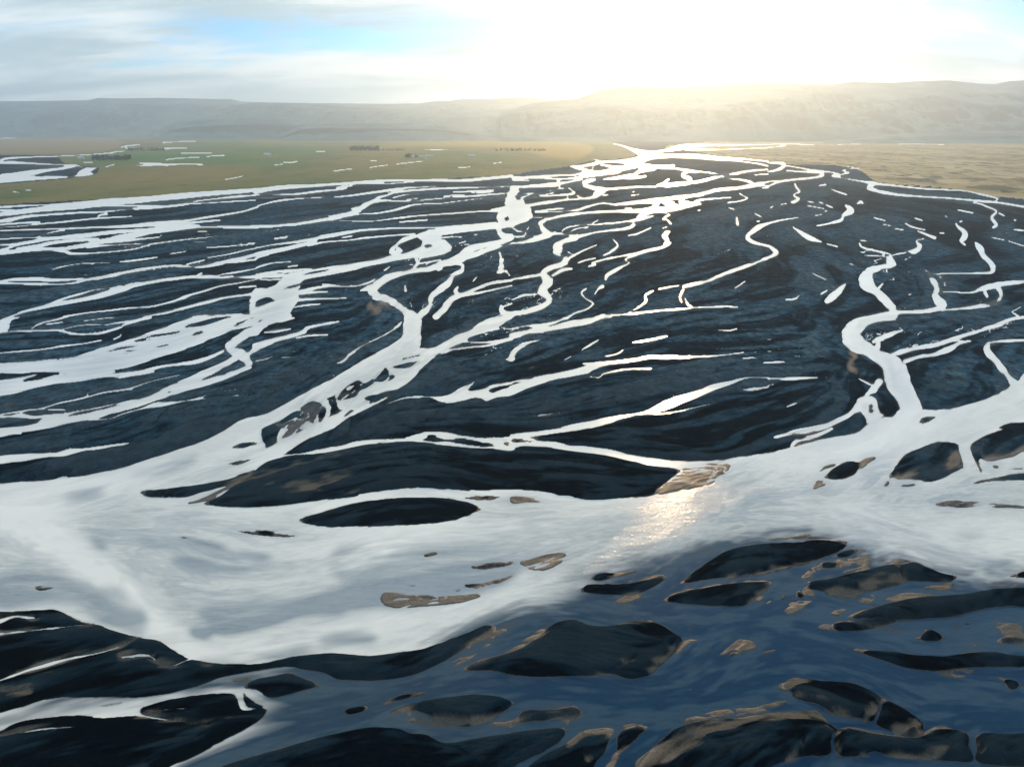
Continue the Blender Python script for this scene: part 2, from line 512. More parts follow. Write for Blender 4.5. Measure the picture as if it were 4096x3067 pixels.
s -50,315,10 0,312,10 150,298,14 350,280,10 550,250,14 720,230,10 880,200,5
s 980,190,6 1030,170,10 1045,150,5
W -400,420 -20,402 350,372 650,340 850,275 1000,230 1150,185 1300,130 1500,60 1650,0 1700,-20 2208,-20 2208,60 2130,80 2000,115 1850,170 1700,235 1550,290 1400,330 1300,370 1150,415 1000,455 850,488 780,500 900,500 1050,520 900,522 700,552 500,572 350,600 150,650 -20,682 -400,740
L -20,482 200,475 400,470 520,480 595,493 480,505 350,535 230,557 190,545 330,492 120,530 -20,548
L 1170,195 1350,150 1550,120 1500,150 1300,190 1180,215
L 910,300 1050,260 1240,235 1100,270
L 1060,295 1130,282 1190,285 1100,297
L 1650,160 1700,130 1760,125 1720,150
L 1300,270 1400,240 1470,235 1420,260
L 1590,85 1750,30 1950,-5 2000,0 1800,65 1680,90
L 970,330 1060,315 1150,315
L 2010,85 2060,40 2150,5 2208,0 2100,50
s 800,500,30 1050,490,30 1250,465,25 1400,425,20 1550,405,20 1700,385,25 1850,330,25 1930,290,20
s 1030,520,16 1200,490,14 1330,468,6
s 2208,120,70 2130,140,60 2060,195,70 1980,250,70 2000,290,60 2080,320,80 2130,370,70 2150,420,50 2080,460,40 1950,510,45 1800,560,50 1650,600,50 1500,650,45 1350,690,45 1200,740,50 1050,780,50 900,820,55 750,860,60 600,885,60 450,920,60 300,950,55 150,970,50 0,990,60 -300,1030,60
s 2208,280,40 2150,310,30 2100,330,30
s 2040,340,50 1960,400,50 1850,450,50 1750,500,60 1620,560,60 1500,600,50 1400,640,40 1300,685,25 1150,725,25 1000,750,16 800,790,14 600,830,25 550,870,25
s 550,860,40 400,880,40 330,920,20
L 1440,650 1470,635 1490,640 1450,660
s 0,840,14 150,820,16 250,800,12 350,790,14 500,745,16 650,715,14 740,690,16 760,650,10
s 750,690,12 900,650,18 1100,620,20 1200,590,16 1350,545,14 1550,500,5
s 1000,630,8 1140,625,5
s 0,860,20 100,860,30 180,850,40 300,865,25 420,850,20 560,840,20
s 180,820,20 300,800,10 550,800,12 560,830,12
s 770,888,8 950,880,14 1050,840,16 1200,800,14 1350,760,40 1500,740,30 1600,725,14 1700,700,12 1900,645,12 2208,605,8
s 1560,735,14 1750,710,14 1950,690,10 2208,693,8
s 1970,690,5 2080,668,4
s 0,1025,20 100,1005,12 180,1000,5
s -300,1260,70 0,1230,70 200,1210,60 400,1190,40 550,1180,40 700,1150,30 850,1130,30 1000,1110,25 1110,1105,8
s 500,1170,16 600,1145,16 700,1140,10
s 1000,1100,8 1150,1080,4
T 0,770 150,755 200,750 100,775
@F
s 0,100,70 60,60,60 150,20,60 200,0,60
s 200,30,30 250,20,30 330,10,10
s 0,260,70 100,220,50 200,190,40 300,170,30 400,130,35 450,95,25 600,60,20 720,40,6
s 350,180,12 450,160,14 620,153,4
s 70,135,10 180,120,22 300,103,8
s 240,170,10 300,150,10 390,130,12
s 0,380,14 80,365,14 150,340,8
s 220,350,6 310,345,5
s 1330,-10,100 1350,60,150 1340,140,150 1330,220,170 1230,290,150 1100,370,160 950,450,150 800,530,140 650,610,130 500,680,120 350,760,115 200,840,110 50,900,110 0,930,110
s 2180,0,50 2050,50,90 1950,90,90 1850,140,60 1750,190,80 1650,240,70 1550,290,60 1400,300,50 1300,320,60
s 1550,300,60 1480,360,50 1400,430,60 1330,510,60 1250,580,50 1150,620,40 1050,640,45 980,690,50 900,750,60 800,820,70 700,880,90 600,940,90 450,1000,90 300,1080,100 150,1160,110 50,1220,100 -20,1270,90
s 2208,100,8 2000,115,12 1950,135,10
s 2208,180,25 2100,205,14 1950,220,14 1800,215,12
s 2208,195,12 2000,245,14 1850,260,14 1700,280,20 1600,310,25
W 700,750 700,650 860,530 1100,420 1300,360 1450,340 1500,360 1300,560 1100,640 900,760 750,800
W 180,1060 330,800 560,700 640,760 620,860 540,940 300,1060
H 690,720 720,650 780,590 880,535 950,560 1050,470 1120,420 1170,480 1220,510 1150,560 1000,610 900,640 870,690 760,720
H 1150,430 1250,400 1400,370 1450,380 1350,440 1200,450
H 150,930 250,870 330,810 430,740 500,715 570,740 605,790 600,840 560,900 450,960 330,1020 190,1060 250,980
L 200,900 320,815 400,810 340,870 240,910
L 560,780 605,785 600,850 550,910 530,860
L 350,870 420,830 465,850 400,880
L 1010,560 1060,500 1120,430 1150,500 1100,560
H 720,890 800,800 900,740 970,690 1100,640 1230,620 1240,650 1150,690 1000,740 900,780 830,830
L 930,700 1000,670 1090,670 1100,690 960,720
L 1080,770 1160,690 1240,645 1290,680 1200,730
s 810,840,30 950,780,30 1080,720,20 1180,660,16
s 1080,770,10 1250,710,20 1400,690,20 1500,690,8
W 1500,690 1640,680 1750,620 1860,570 1840,610 1800,650 1950,620 2050,580 2208,560 2208,575 2060,605 1990,640 2030,660 1950,690 2100,640 2208,615 2208,670 2050,700 1990,725 1940,700 1870,695 1790,715 1700,740 1620,735 1560,715
s 1860,580,16 1885,555,6
s 2208,355,50 2150,370,10
s 1250,50,12 1210,90,16 1120,150,12 1000,210,14 900,260,18 830,310,25 750,380,30 700,405,20
t 180,595,20 300,560,25 450,520,12
s 180,1200,14 300,1195,20 450,1180,35 600,1150,45 800,1110,45 950,1080,45 1100,1070,40 1300,1060,35 1420,1030,60 1500,1000,30 1650,1020,60 1800,1040,40 2000,1060,40 2208,1050,30
s 1380,1070,16 1550,1085,30 1700,1100,40 1900,1120,40 2050,1120,40 2208,1140,50
s 2050,1060,50 2100,1100,60
L 1560,1065 1700,1050 1850,1060 2000,1090 2060,1115 1900,1110 1700,1085
@Z
W -200,1070 -20,1046 125,1035 250,1013 363,978 451,948 553,900 600,985 900,1030 1444,998 1544,994 1659,978 1707,968 1772,948 1834,938 1872,918 1900,905 1960,880 1990,885 2049,883 2130,862 2195,827 2260,790 2600,760 2600,1900 -400,1900 -400,1080
L 304,1062 380,1053 476,1038 538,1018 530,1030 501,1046 438,1063 401,1074 345,1075 321,1073
L 438,1088 475,1072 501,1053 545,1020 565,1005 598,990 703,978 803,961 891,955 979,967 1106,975 1156,978 1231,982 1331,990 1394,1005 1469,1013 1457,1028 1419,1058 1412,1070 1356,1075 1276,1080 1219,1070 1169,1061 1106,1058 1004,1059 904,1053 841,1058 778,1067 771,1072 703,1079 628,1089 553,1096 488,1095
L 645,1122 700,1105 760,1088 850,1075 950,1075 1000,1083 1040,1098 1027,1106 1000,1118 936,1131 785,1137 689,1136 |long dark lens-shaped sandbar at the upper edge of the milky river
C 1037,1348 1155,1315 1239,1288 1279,1234 1470,1194 1570,1163 1772,1147 1873,1180 1974,1221 2074,1247 2175,1241 2260,1225 2600,1200 2600,1900 200,1900 360,1656 500,1580 640,1500 700,1465 900,1420
c -50,1570,60 120,1530,60 300,1500,60 500,1470,60 700,1460,60
R 1250,1290 1180,1270 1270,1200 1400,1100 1540,1030 1660,1000 1780,980 1800,1060 1650,1100 1500,1150 1380,1180 1300,1240
@E
L 2000,1135 2060,1090 2208,1068 2208,1100 2100,1130
L 1960,1270 2100,1230 2170,1225 2080,1270
t 1640,1610,60 1800,1560,50 1950,1480,40 2100,1400,60 2190,1330,30
D 1080,1350 1350,1290 1700,1200 1600,1280 1300,1360
D 540,1570 700,1500 900,1480 850,1560
D 1370,1400 1700,1370 1950,1290 2150,1220 1900,1370 1600,1410
@F
t 0,1390,25 200,1320,25 450,1260,20 700,1200,12 880,1160,6
t 400,1470,40 550,1450,40 700,1420,35 850,1370,20 1030,1325,6
t 0,1450,10 170,1445,12
t 230,1475,20 400,1460,40 430,1490,50 600,1515,20 870,1525,16
t 240,1530,10 450,1510,25
L 1790,1555 1950,1540 2120,1545 2000,1580 1850,1575
@G
s 0,95,10 150,75,18 250,75,30 350,50,25 480,5,20
s 0,160,50 150,130,45 300,110,40 450,80,50 600,45,50 750,10,30 850,0,20
s 600,70,10 780,40,5
s 0,335,50 30,290,40 80,250,35 150,220,20 240,198,8
t 185,405,20 185,430,20 150,470,20 60,525,25
s 0,560,10 100,545,20 180,540,16
s 0,640,60 100,590,60 200,555,60 350,515,50 500,485,50 650,450,55 750,410,50 900,390,35 1050,370,25 1200,345,25 1400,345,25 1550,345,20 1800,330,8 2000,305,6
s 530,490,25 650,470,25
s 180,520,10 350,495,8
s 610,403,10 720,400,10
s 800,340,6 900,320,14 960,285,8
s 600,285,6 700,225,16 750,195,6
s 1040,220,6 1150,205,16 1250,185,14 1340,162,6
s 450,370,8 510,340,8
s 670,515,8 750,520,12 790,490,14 900,465,16 1000,450,10 1200,443,5
s 1410,463,10 1460,463,5
s 1780,113,8 1880,115,10 1940,103,5
s 1990,357,12 2110,352,5
s 2170,397,12 2208,395,8
s 0,1030,40 100,1020,50 250,1000,40 400,975,40 550,950,60 700,920,60 850,890,55 950,860,40 1100,835,25 1200,810,50 1350,750,70 1450,710,70 1550,680,60 1650,640,60 1750,600,50 1900,560,30 2020,525,18 2208,522,12
s 1150,840,10 1300,832,10 1450,810,14 1720,750,8
s 1300,730,10 1420,715,14
s 2208,600,20 2050,630,30 1990,630,14
s 230,850,20 400,830,12 520,810,8
t 130,830,20 250,850,25 400,835,16 560,800,10
s 0,1100,50 150,1090,50 350,1100,50 500,1130,50 700,1150,60 850,1175,60 1000,1210,60 1200,1240,60 1400,1262,50 1600,1260,40
s 100,1040,25 200,1080,40
L 0,1050 60,1050 190,1072 80,1085 0,1085
T 1460,1310 1600,1280 1750,1260 1850,1270 1890,1290 1850,1350 1770,1400 1700,1450 1400,1510 1260,1530 1240,1500 1400,1380 1470,1330
L 1480,1295 1600,1290 1700,1285 1770,1310 1720,1390 1680,1410 1745,1325 1600,1310
L 1760,1270 1850,1265 1890,1290 1850,1340 1810,1330 1845,1300
T 0,1540 200,1560 280,1590 150,1600 0,1610
T 880,1605 1000,1640 900,1620
L 370,1520 430,1520 480,1540 400,1540
@H
s 1090,0,60 900,20,70 780,70,120 720,140,150 740,210,160 850,280,110 930,330,100 1050,400,150 1100,480,200 1120,560,210 1170,650,180 1220,750,180 1240,850,200
t 700,310,40 760,340,40 710,390,40 690,430,40 750,470,60
s 910,210,25 980,180,45 1080,140,30 1160,115,10 1130,90,12
s 950,230,30 940,300,30 920,320,30
s 1030,340,20 1150,300,40 1300,265,30 1450,235,40 1600,190,30 1750,140,30 1850,110,25 2000,60,50 2100,20,25 2208,0,20 2400,-30,20
s 1180,380,30 1300,345,25 1430,325,30 1550,280,40 1650,230,20 1750,207,10
s 2400,190,18 2208,200,18 1950,215,25 1890,250,50 1900,310,50 1960,370,50 2020,450,50 2080,520,50 2130,580,60
s 60,1035,20 250,990,40 450,950,40 600,890,40 720,830,40 800,760,80 850,700,60 900,640,60 960,560,60
W 780,700 880,680 930,690 945,760 960,820 1000,850 900,900 850,910 810,820 770,780
s 210,1110,25 250,1060,30 400,1030,30 550,970,30
L 860,680 920,655 1000,700 1080,760 1110,810 1080,855 1010,865 990,820 950,760 930,700 |dark rounded sandbar with a pale corner where the winding right channel ends
L 215,1110 350,1060 500,1000 640,920 720,850 800,825 850,900 790,980 650,1020 450,1060 300,1100 |dark tapering sandbar along the upper bank right of the pale sand fan
L 240,1040 330,1000 410,975 370,1010 280,1050
L 870,755 902,757 900,785 870,785
L 870,795 908,800 902,825 872,820
L 1320,870 1400,855 1450,865 1380,905 1310,915 |tiny dark sandbar in the mouth of the winding right channel
s 0,395,12 80,390,12 150,388,5
s 0,530,16 200,530,25 430,522,5
s 0,590,14 50,580,6
s 160,775,8 210,755,18 250,740,5
s 780,530,10 880,580,20 920,590,14
L 480,1385 520,1340 600,1280 700,1240 780,1245 860,1240 900,1225 790,1300 740,1365 620,1400 540,1400 |small dark egg-shaped sandbar with a pale tail, alone in the milky river at right
T 790,1240 850,1210 930,1200 920,1230 850,1280 790,1320
T 420,1340 500,1280 600,1265 520,1310
T 380,1490 420,1410 510,1420 500,1450
L 1060,1340 1180,1190 1300,1130 1420,1085 1540,1075 1640,1090 1650,1150 1690,1290 1640,1320 1500,1390 1400,1425 1280,1400 1100,1380 1050,1390 1035,1370 |broad dark fan-shaped sandbar with pale right rim in the milky river
T 1090,1360 1200,1340 1310,1325 1280,1370 1120,1400
T 1570,1200 1640,1150 1680,1280 1600,1300 1530,1300
L 1000,1460 1030,1410 1045,1420 1035,1450
T 1100,1450 1250,1440 1400,1440 1200,1460
L 1980,960 2050,920 2208,905 2400,905 2400,960 2100,965
L 1745,1110 1770,1080 1900,1010 2050,965 2208,965 2400,970 2400,1120 2150,1150 2050,1200 1900,1230 1820,1230 1850,1330 1830,1345 1780,1240 1745,1150 |large dark sandbar with a hooked tail at the right edge of the milky river
t 1840,1180,40 1900,1225,30 2100,1190,50 2208,1130,60 2400,1120,80
L 1760,1440 1850,1400 2000,1370 2208,1345 2400,1345 2400,1400 2050,1410 1900,1425 |thin dark sandbar streak at the right edge below the hooked one
H 1930,1270 2000,1275 1990,1310 1940,1310
H 2060,1300 2208,1290 2208,1320 2060,1320
H 1430,1600 1600,1570 1700,1580 1880,1590 1880,1620 1700,1650 1450,1630
H 1900,1600 2208,1620 2208,1656 1950,1650
@I
L 1495,135 1600,140 1720,135 1790,155 1900,165 1870,180 1700,175 1600,158 |slim dark sandbar sliver lying alone in the milky river at left
t 1750,135,14 1850,135,14 1900,155,14
H 1100,170 1260,180 1180,195
H 220,490 370,495 300,525 240,525
H 430,645 470,660 440,665
H 520,680 660,720 730,745 640,715
H 560,650 640,665 600,672
L -350,660 -20,655 150,650 280,640 380,650 500,715 650,745 700,770 900,825 1020,845 1130,915 1230,960 1390,990 1550,995 1700,985 1900,945 2080,925 2208,928 2365,942 2485,930 2685,900 2835,855 2985,800 3115,745 3185,760 3055,840 2965,910 2835,990 2635,1070 2415,1100 2185,1095 2150,1085 2080,1050 1950,1030 1850,1012 1700,1030 1550,1060 1400,1090 1250,1140 1050,1190 880,1215 700,1205 600,1210 450,1210 300,1220 150,1270 -20,1315 -350,1380 |dark sandbar with pale veins curving from left edge along the milky river
t -50,1110,25 0,1100,25 150,1045,40 300,1000,60 450,960,40 600,930,30 750,890,40 880,830,20
t 780,950,40 950,940,40 1030,1000,25 1100,1010,25 1230,960,10
t 0,800,60 200,780,30 400,760,30 600,740,14
t 0,720,60 100,690,40 220,700,40
t 0,1170,25 200,1175,35
t 1280,1005,14 1360,1000,14
L -350,1500 -20,1430 100,1370 250,1340 500,1320 650,1335 860,1325 950,1345 900,1305 930,1265 1100,1220 1300,1190 1500,1185 1560,1290 1720,1280 1650,1370 1450,1480 1250,1590 1060,1680 900,1900 -350,1900 |large black sandbar with pale veins filling the bottom left corner
t 880,1320,40 1050,1350,30 1200,1370,20 1350,1395,10
t 950,1290,20 1050,1290,15 1200,1280,6
t 1300,1380,10 1400,1340,10 1500,1325,5
t 0,1450,30 150,1430,25 300,1410,25 480,1400,10
L 1560,1145 1650,1090 1750,1075 1850,1055 1930,1080 2060,1135 1980,1155 1750,1215 1650,1160 |dark diamond-shaped sandbar tucked under the long curving one at lower left
L 1560,1170 1620,1230 1700,1270 1650,1280 1580,1260
H 1480,1090 1630,1070 1600,1100 1500,1115
H 580,1270 800,1230 740,1270
H 1200,1180 1400,1150 1350,1180
D 580,150 700,230 650,260 590,210
D 1090,310 1300,290 1620,290 1750,310 1550,420 1300,430 1150,380
D 1300,630 1600,600 1900,560 2208,500 2208,690 2000,690 1700,720 1350,740
D 1210,750 1330,760 1350,840 1250,820
D 1330,740 1600,690 1900,700 1600,780 1400,800
D 0,420 300,400 600,490 800,500 900,560 950,700 900,800 700,740 400,620 0,640
D 880,200 1000,180 1260,200 1460,265 1000,250
D 1680,970 1800,920 2000,890 1900,940
D 2040,850 2208,800 2400,800 2400,870 2208,870
s -50,1110,10 0,1100,10 150,1045,16 300,1000,24 450,960,16 600,930,12 750,890,16 880,830,8
s 780,950,16 950,940,16 1030,1000,10 1100,1010,10 1230,960,6
s 0,800,24 200,780,12 400,760,12 600,740,6
s 0,720,24 100,690,16 220,700,16
s 880,1320,16 1050,1350,12 1200,1370,8 1350,1395,6
s 950,1290,8 1050,1290,6 1200,1280,6
s 0,1450,12 150,1430,10 300,1410,10 480,1400,6
@J
T 800,60 880,15 960,0 900,30
L -805,1680 -635,1610 -385,1540 -185,1480 0,1435 200,1400 380,1410 450,1440 560,1450 640,1495 720,1500 900,1470 1100,1440 1300,1415 1430,1405 1450,1420 1440,1460 1350,1530 1200,1610 1090,1680 900,1900 -1000,1900 |wide black sandbar along the bottom edge left of centre
L 1180,1680 1300,1590 1450,1510 1550,1430 1650,1425 1755,1410 1730,1480 1705,1560 1640,1640 1560,1800 1100,1800 |black sandbar with tan top at the bottom edge, right beside the narrow water slit
t 1480,1510,30 1560,1450,40 1650,1430,40 1740,1430,40
t 1560,1560,16 1600,1620,16
L 1640,1760 1770,1560 1780,1470 1830,1410 1900,1385 1980,1400 1930,1450 1870,1510 1800,1570 1720,1760 |small dark teardrop sandbar with a long tan tail at the bottom edge
t 1830,1400,20 1900,1390,20 1975,1400,20
t 1730,1660,60 1780,1580,40 1850,1520,20
L 780,1035 900,970 1050,930 1180,880 1300,790 1400,725 1500,710 1560,730 1620,750 1750,750 1900,715 2000,720 2100,760 2140,790 2208,830 2200,880 2100,970 2000,1060 1950,1080 1850,1090 1750,1060 1600,1070 1450,1075 1220,1080 1080,1060 950,1035 |big black pointed sandbar in the middle of the blue water, largest one there
t 790,1030,12 900,980,14 1050,935,14 1180,870,40 1300,800,50
t 1180,850,30 1300,770,30 1380,720,20
t 1640,1060,20 1750,1050,20 1900,970,14
t 2170,860,20 2080,960,20 1990,1040,30
t 1800,745,14 1900,735,20 2000,725,20
L 320,1305 400,1265 550,1230 700,1210 830,1192 1000,1200 1110,1235 1110,1260 1000,1330 830,1395 700,1390 600,1395 500,1380 440,1355 500,1330 600,1335 560,1310 450,1290 |dark eye-shaped sandbar below and left of the big pointed one
t 850,1370,40 960,1340,30 1090,1260,16
H 430,1350 500,1325 800,1345 850,1370 760,1395 550,1395
L 1125,1370 1150,1320 1200,1285 1300,1290 1420,1280 1510,1268 1560,1320 1500,1340 1400,1340 1320,1360 1250,1360 1150,1375 |small dark humped sandbar with tan rim right of the eye-shaped one
t 1130,1360,16 1170,1310,16 1300,1290,12 1420,1280,10
t 1320,1350,16 1450,1330,14 1550,1325,10
L 260,1270 300,1230 400,1190 530,1175 555,1185 450,1215 350,1240 |thin curved dark sandbar sliver above the eye-shaped one
L 10,1310 60,1275 180,1260 160,1300 60,1325 |tiny flat dark sandbar left of the eye-shaped one
L 1605,455 1650,415 1750,405 1850,400 1780,430 1700,455 |small dark sandbar with tan tail, upper of the pair near the glittering rapids
t 1720,440,20 1800,420,30 1900,400,24
L 1550,530 1570,490 1650,480 1850,475 1950,455 2050,425 2100,430 2080,460 2000,510 1900,550 1800,555 1650,545 |dark bar-shaped sandbar with tan crest, lower of the pair near the glittering rapids
t 1850,465,14 1950,445,20 2050,425,20
T 1760,590 1850,560 1960,540 1900,590 1800,610
T 1150,340 1200,310 1440,280 1430,340 1310,395 1200,385
H 860,350 1100,330 1150,345 1000,385 850,385
H 780,480 900,470 1100,420 1130,425 1000,490 860,515
T 290,530 420,540 600,560 750,545 920,548 800,600 550,625 350,640 260,590
L 480,560 560,555 640,570 560,580
H 390,490 540,460 480,500
T 525,300 600,275 630,285 560,310
H 680,520 800,510 760,535
H 1640,680 1750,685 1870,700 1760,698
H 1970,700 2050,695 2060,715 1990,712
H 1980,1080 2070,1075 2060,1095
D 0,250 500,250 900,240 1150,260 900,320 600,350 0,440
D 0,480 400,420 800,340 1150,330 1130,430 900,540 0,660
@K
L 480,203 600,185 740,170 840,160 800,185 650,195 |thin dark sandbar sliver just above the long leaf-shaped one at right
L -10,480 60,420 200,320 300,265 420,235 600,220 750,215 880,195 1000,200 1075,225 1030,265 920,310 800,345 650,370 500,410 350,430 150,455 20,485 |long dark leaf-shaped sandbar right of the glittering rapids
t 820,180,14 950,190,14 1070,215,20
t 40,455,10 150,370,10 230,340,10
t 300,445,14 500,420,14 800,350,14 950,300,14
L -116,590 -50,550 0,530 150,505 300,480 450,465 590,465 560,510 480,560 420,620 350,625 200,620 0,607 |dark wedge sandbar with tan rim just below the long leaf-shaped one
t -80,560,10 0,530,10 150,505,12 300,480,16 450,465,16 585,470,16
t 560,510,14 480,570,20 420,615,20
L 780,470 950,450 1100,410 1250,375 1400,350 1420,400 1440,470 1300,510 1200,530 1050,560 950,530 800,510 840,480 |dark sandbar with ragged tan underside right of the wedge-shaped one
L 1390,395 1430,360 1500,340 1600,380 1700,415 1780,430 1740,465 1600,465 1500,460 1450,450 |dark triangular sandbar pointing right against the milky stream
t 1395,380,10 1420,430,16 1440,470,16
t 790,440,20 900,430,20 1000,420,20 1200,370,30 1400,330,30 1480,335,14
t 950,540,40 1100,560,40 1200,500,50 1420,480,20
T 1500,500 1600,490 1750,470 1755,510 1700,528 1600,520
H 1080,220 1200,260 1400,330 1300,350 1100,370 900,400 850,370 1000,320 1150,300
L 880,365 930,340 1030,345 1000,375 920,380
L 980,310 1050,270 1130,250 1140,270 1070,310
H 1120,580 1180,560 1250,540 1250,590 1200,620
T 665,670 700,600 760,580 800,500 880,560 820,620 720,680
L 740,560 760,520 800,540 790,580
T 470,590 500,565 550,555 520,595
T 540,620 570,580 600,590 560,620
T 640,590 670,545 680,570
H 960,660 1080,630 1050,670 1000,690
H 850,370 900,420 760,450 800,410
L 1070,700 1150,660 1350,610 1500,580 1700,565 1850,550 2000,520 2208,510 2400,520 2400,640 2150,625 1950,640 1750,690 1550,705 1350,710 1200,700 |long dark sandbar sweeping in from right edge below the milky stream
T 1330,580 1400,545 1500,535 1650,560 1500,580 1400,595
t 1090,690,10 1150,660,10 1350,612,12
L 2120,430 2208,398 2400,380 2400,440 2150,440
H 1920,470 2080,460 2208,470 2400,470 2400,520 2208,520 2000,500
L 960,745 1050,725 1300,715 1400,720 1250,765 1100,785 1000,780 |dark sandbar with a pale rounded left end below the long right one
T 850,760 960,735 1020,785 950,785
L 1510,835 1570,800 1575,770 1700,820 1640,850 |small dark triangular sandbar islet in the blue water at right
L 1740,750 1770,745 1800,765 1770,770
L 1820,735 1870,730 1850,748
L 1030,885 1150,900 1350,915 1500,935 1700,945 1850,925 2000,920 2130,940 2400,960 2400,1000 2100,1015 1900,1015 1750,1030 1600,1042 1450,1020 1350,990 1200,940 |long wavy dark sandbar with sharp left tip reaching the right edge
t 1040,890,10 1200,912,10
t 1700,945,10 1850,930,14 2000,925,12 2130,945,10
L 2040,860 2080,820 2208,805 2400,810 2400,860 |small ragged dark sandbar at the right edge above the wavy one
L 2035,1085 2070,1080 2190,1120 2130,1165 2090,1120 |tiny dark tick-shaped sandbar islet near the right edge
H 1640,1050 1900,1020 1800,1090
L 640,1140 700,1095 780,1085 900,1100 1100,1115 1200,1150 1300,1210 1420,1270 1550,1360 1560,1400 1550,1455 1400,1440 1250,1385 1150,1340 1000,1320 900,1260 780,1230 710,1200 730,1180 |dark humped sandbar with tan left head and right tail at lower right
t 660,1140,60 750,1110,60 850,1110,30
t 740,1200,20 850,1240,30 940,1300,30 1100,1340,20
t 1180,1360,40 1260,1270,40 1310,1230,30
t 1400,1420,60 1500,1380,60 1540,1440,30
s 1290,1225,14 1280,1290,22 1245,1370,22 1200,1400,20
s 890,1270,16 930,1335,25 1010,1390,20
L -290,1680 -200,1560 -60,1430 0,1400 150,1360 220,1350 400,1340 550,1310 700,1300 830,1295 900,1300 930,1360 1010,1410 980,1440 965,1500 960,1580 800,1590 650,1630 560,1680 400,1900 -400,1900 |largest tan and black humped sandbar at the bottom edge right of centre
t -250,1640,90 -100,1560,120 50,1500,120 150,1430,90 300,1400,80 450,1360,60 600,1340,50 750,1340,50 880,1350,50 980,1410,30
t 790,1500,14 780,1570,20 700,1620,40
L 1000,1560 990,1480 1010,1430 1070,1400 1200,1435 1350,1460 1500,1475 1560,1460 1620,1410 1720,1405 1850,1440 1850,1520 1880,1620 1750,1620 1500,1605 1350,1590 1250,1560 1130,1590 1040,1590 |black oblong sandbar with tan rim between two narrow slits at lower right
t 1020,1570,40 1000,1480,30 1070,1410,30 1250,1445,16 1500,1475,14 1620,1420,30 1720,1415,30 1840,1450,20
t 1300,1580,20 1500,1590,30 1700,1590,20
L 1895,1470 1920,1450 2050,1450 2400,1455 2400,1640 1940,1635 1910,1540 |black block-shaped sandbar in the bottom right corner
t 1910,1480,16 1930,1590,16
t 1920,1455,10 2100,1455,10
T 330,1310 450,1280 600,1240 690,1230 640,1270 500,1310
T 240,940 300,890 380,835 450,845 490,890 400,920 320,945
L 305,940 330,918 370,915 375,930 330,945
T 515,945 560,905 630,900 600,925
T 150,910 190,895 185,915
T 1120,1610 1160,1580 1230,1580 1200,1620
T 30,1170 60,1145 85,1145 70,1165
H 510,800 630,845 560,820
H 10,765 60,758 110,772 60,780
D 1740,150 1970,150 1850,175
D 1350,140 1500,200 1900,300 2150,330 2050,390 1850,330 1500,230
@Z
p -200,1100,90 0,1110,80 120,1170,70 220,1240,60 300,1320,55 380,1385,50 480,1415,40 620,1405,45 760,1370,50 900,1340,50 1050,1300,40 1180,1240,30
p 560,930,50 450,985,45 330,1025,45 180,1060,60 60,1090,70
p 1990,895,60 1900,950,50 1780,985,50 1650,1010,50
p 2260,820,70 2100,900,60 1990,930,40 1850,985,40
p 330,1120,20 480,1150,20 620,1180,25 800,1175,40 950,1150,35 1150,1130,30 1300,1110,30
p 300,1180,16 420,1215,16 560,1245,18 750,1235,18
p 2260,1195,30 2060,1210,25 1960,1180,25 1850,1130,20 1700,1090,25
p 2260,1165,18 2100,1150,20 2000,1160,20
p 2260,1105,25 2100,1120,22 1950,1120,22 1820,1090,30
p 560,1330,20 700,1300,22 900,1270,20 1100,1225,16
f 2260,1520,9 1900,1400,9 1700,1350,9 1500,1320,9 1250,1330,9 1050,1400,9 800,1480,9 600,1560,9 380,1650,9
f 2260,1350,9 1900,1330,9 1600,1300,9 1400,1290,9
f 0,1050,9 200,1030,9 350,990,9 470,950,9
f 1100,1150,9 1300,1120,9 1500,1080,9 1650,1040,9
f 0,1280,9 150,1290,9 280,1360,9
f 300,1250,9 500,1280,9 750,1290,9 950,1240,9
"""
X0, X1, Y0, Y1 = -560.0, 4656.0, 538.0, 3330.0
K = 0.5
RW, RH = int((X1 - X0) * K) + 1, int((Y1 - Y0) * K) + 1


def catmull(p, closed, n):
    p = np.asarray(p, float)
    if closed:
        q = np.vstack([p[-1], p, p[0], p[1]])
    else:
        q = np.vstack([2 * p[0] - p[1], p, 2 * p[-1] - p[-2]])
    out = []
    for i in range(1, len(q) - 2):
        a, b, c, d = q[i - 1:i + 3]
        for k in range(n):
            t = k / n
            out.append(0.5 * ((2 * b) + (c - a) * t + (2 * a - 5 * b + 4 * c - d) * t * t + (3 * b - a - 3 * c + d) * t ** 3))
    if not closed:
        out.append(q[-2])
    return np.array(out)


def fill(pts):
    """polygon in raster pixels -> (row slice, column slice, boolean block)"""
    x, y = pts[:, 0], pts[:, 1]
    r0, r1 = max(0, int(y.min())), min(RH - 1, int(y.max()) + 1)
    c0, c1 = max(0, int(x.min()) - 1), min(RW - 1, int(x.max()) + 1)
    if r1 <= r0 or c1 <= c0:
        return None
    rows = np.arange(r0, r1 + 1)
    cnt = np.zeros((len(rows), c1 - c0 + 2), np.int16)
    x2, y2 = np.roll(x, -1), np.roll(y, -1)
    for xa, ya, xb, yb in zip(x, y, x2, y2):
        if ya == yb:
            continue
        lo, hi = min(ya, yb), max(ya, yb)
        k0, k1 = max(r0, int(math.ceil(lo))), min(r1, int(math.ceil(hi)) - 1)
        if k1 < k0:
            continue
        rr = np.arange(k0, k1 + 1)
        cx = xa + (rr - ya) * (xb - xa) / (yb - ya)
        ci = np.clip(np.ceil(cx).astype(int) - c0, 0, c1 - c0 + 1)
        np.add.at(cnt, (rr - r0, ci), 1)
    ins = (np.cumsum(cnt, 1)[:, :-1] & 1).astype(bool)
    return slice(r0, r1 + 1), slice(c0, c1 + 1), ins


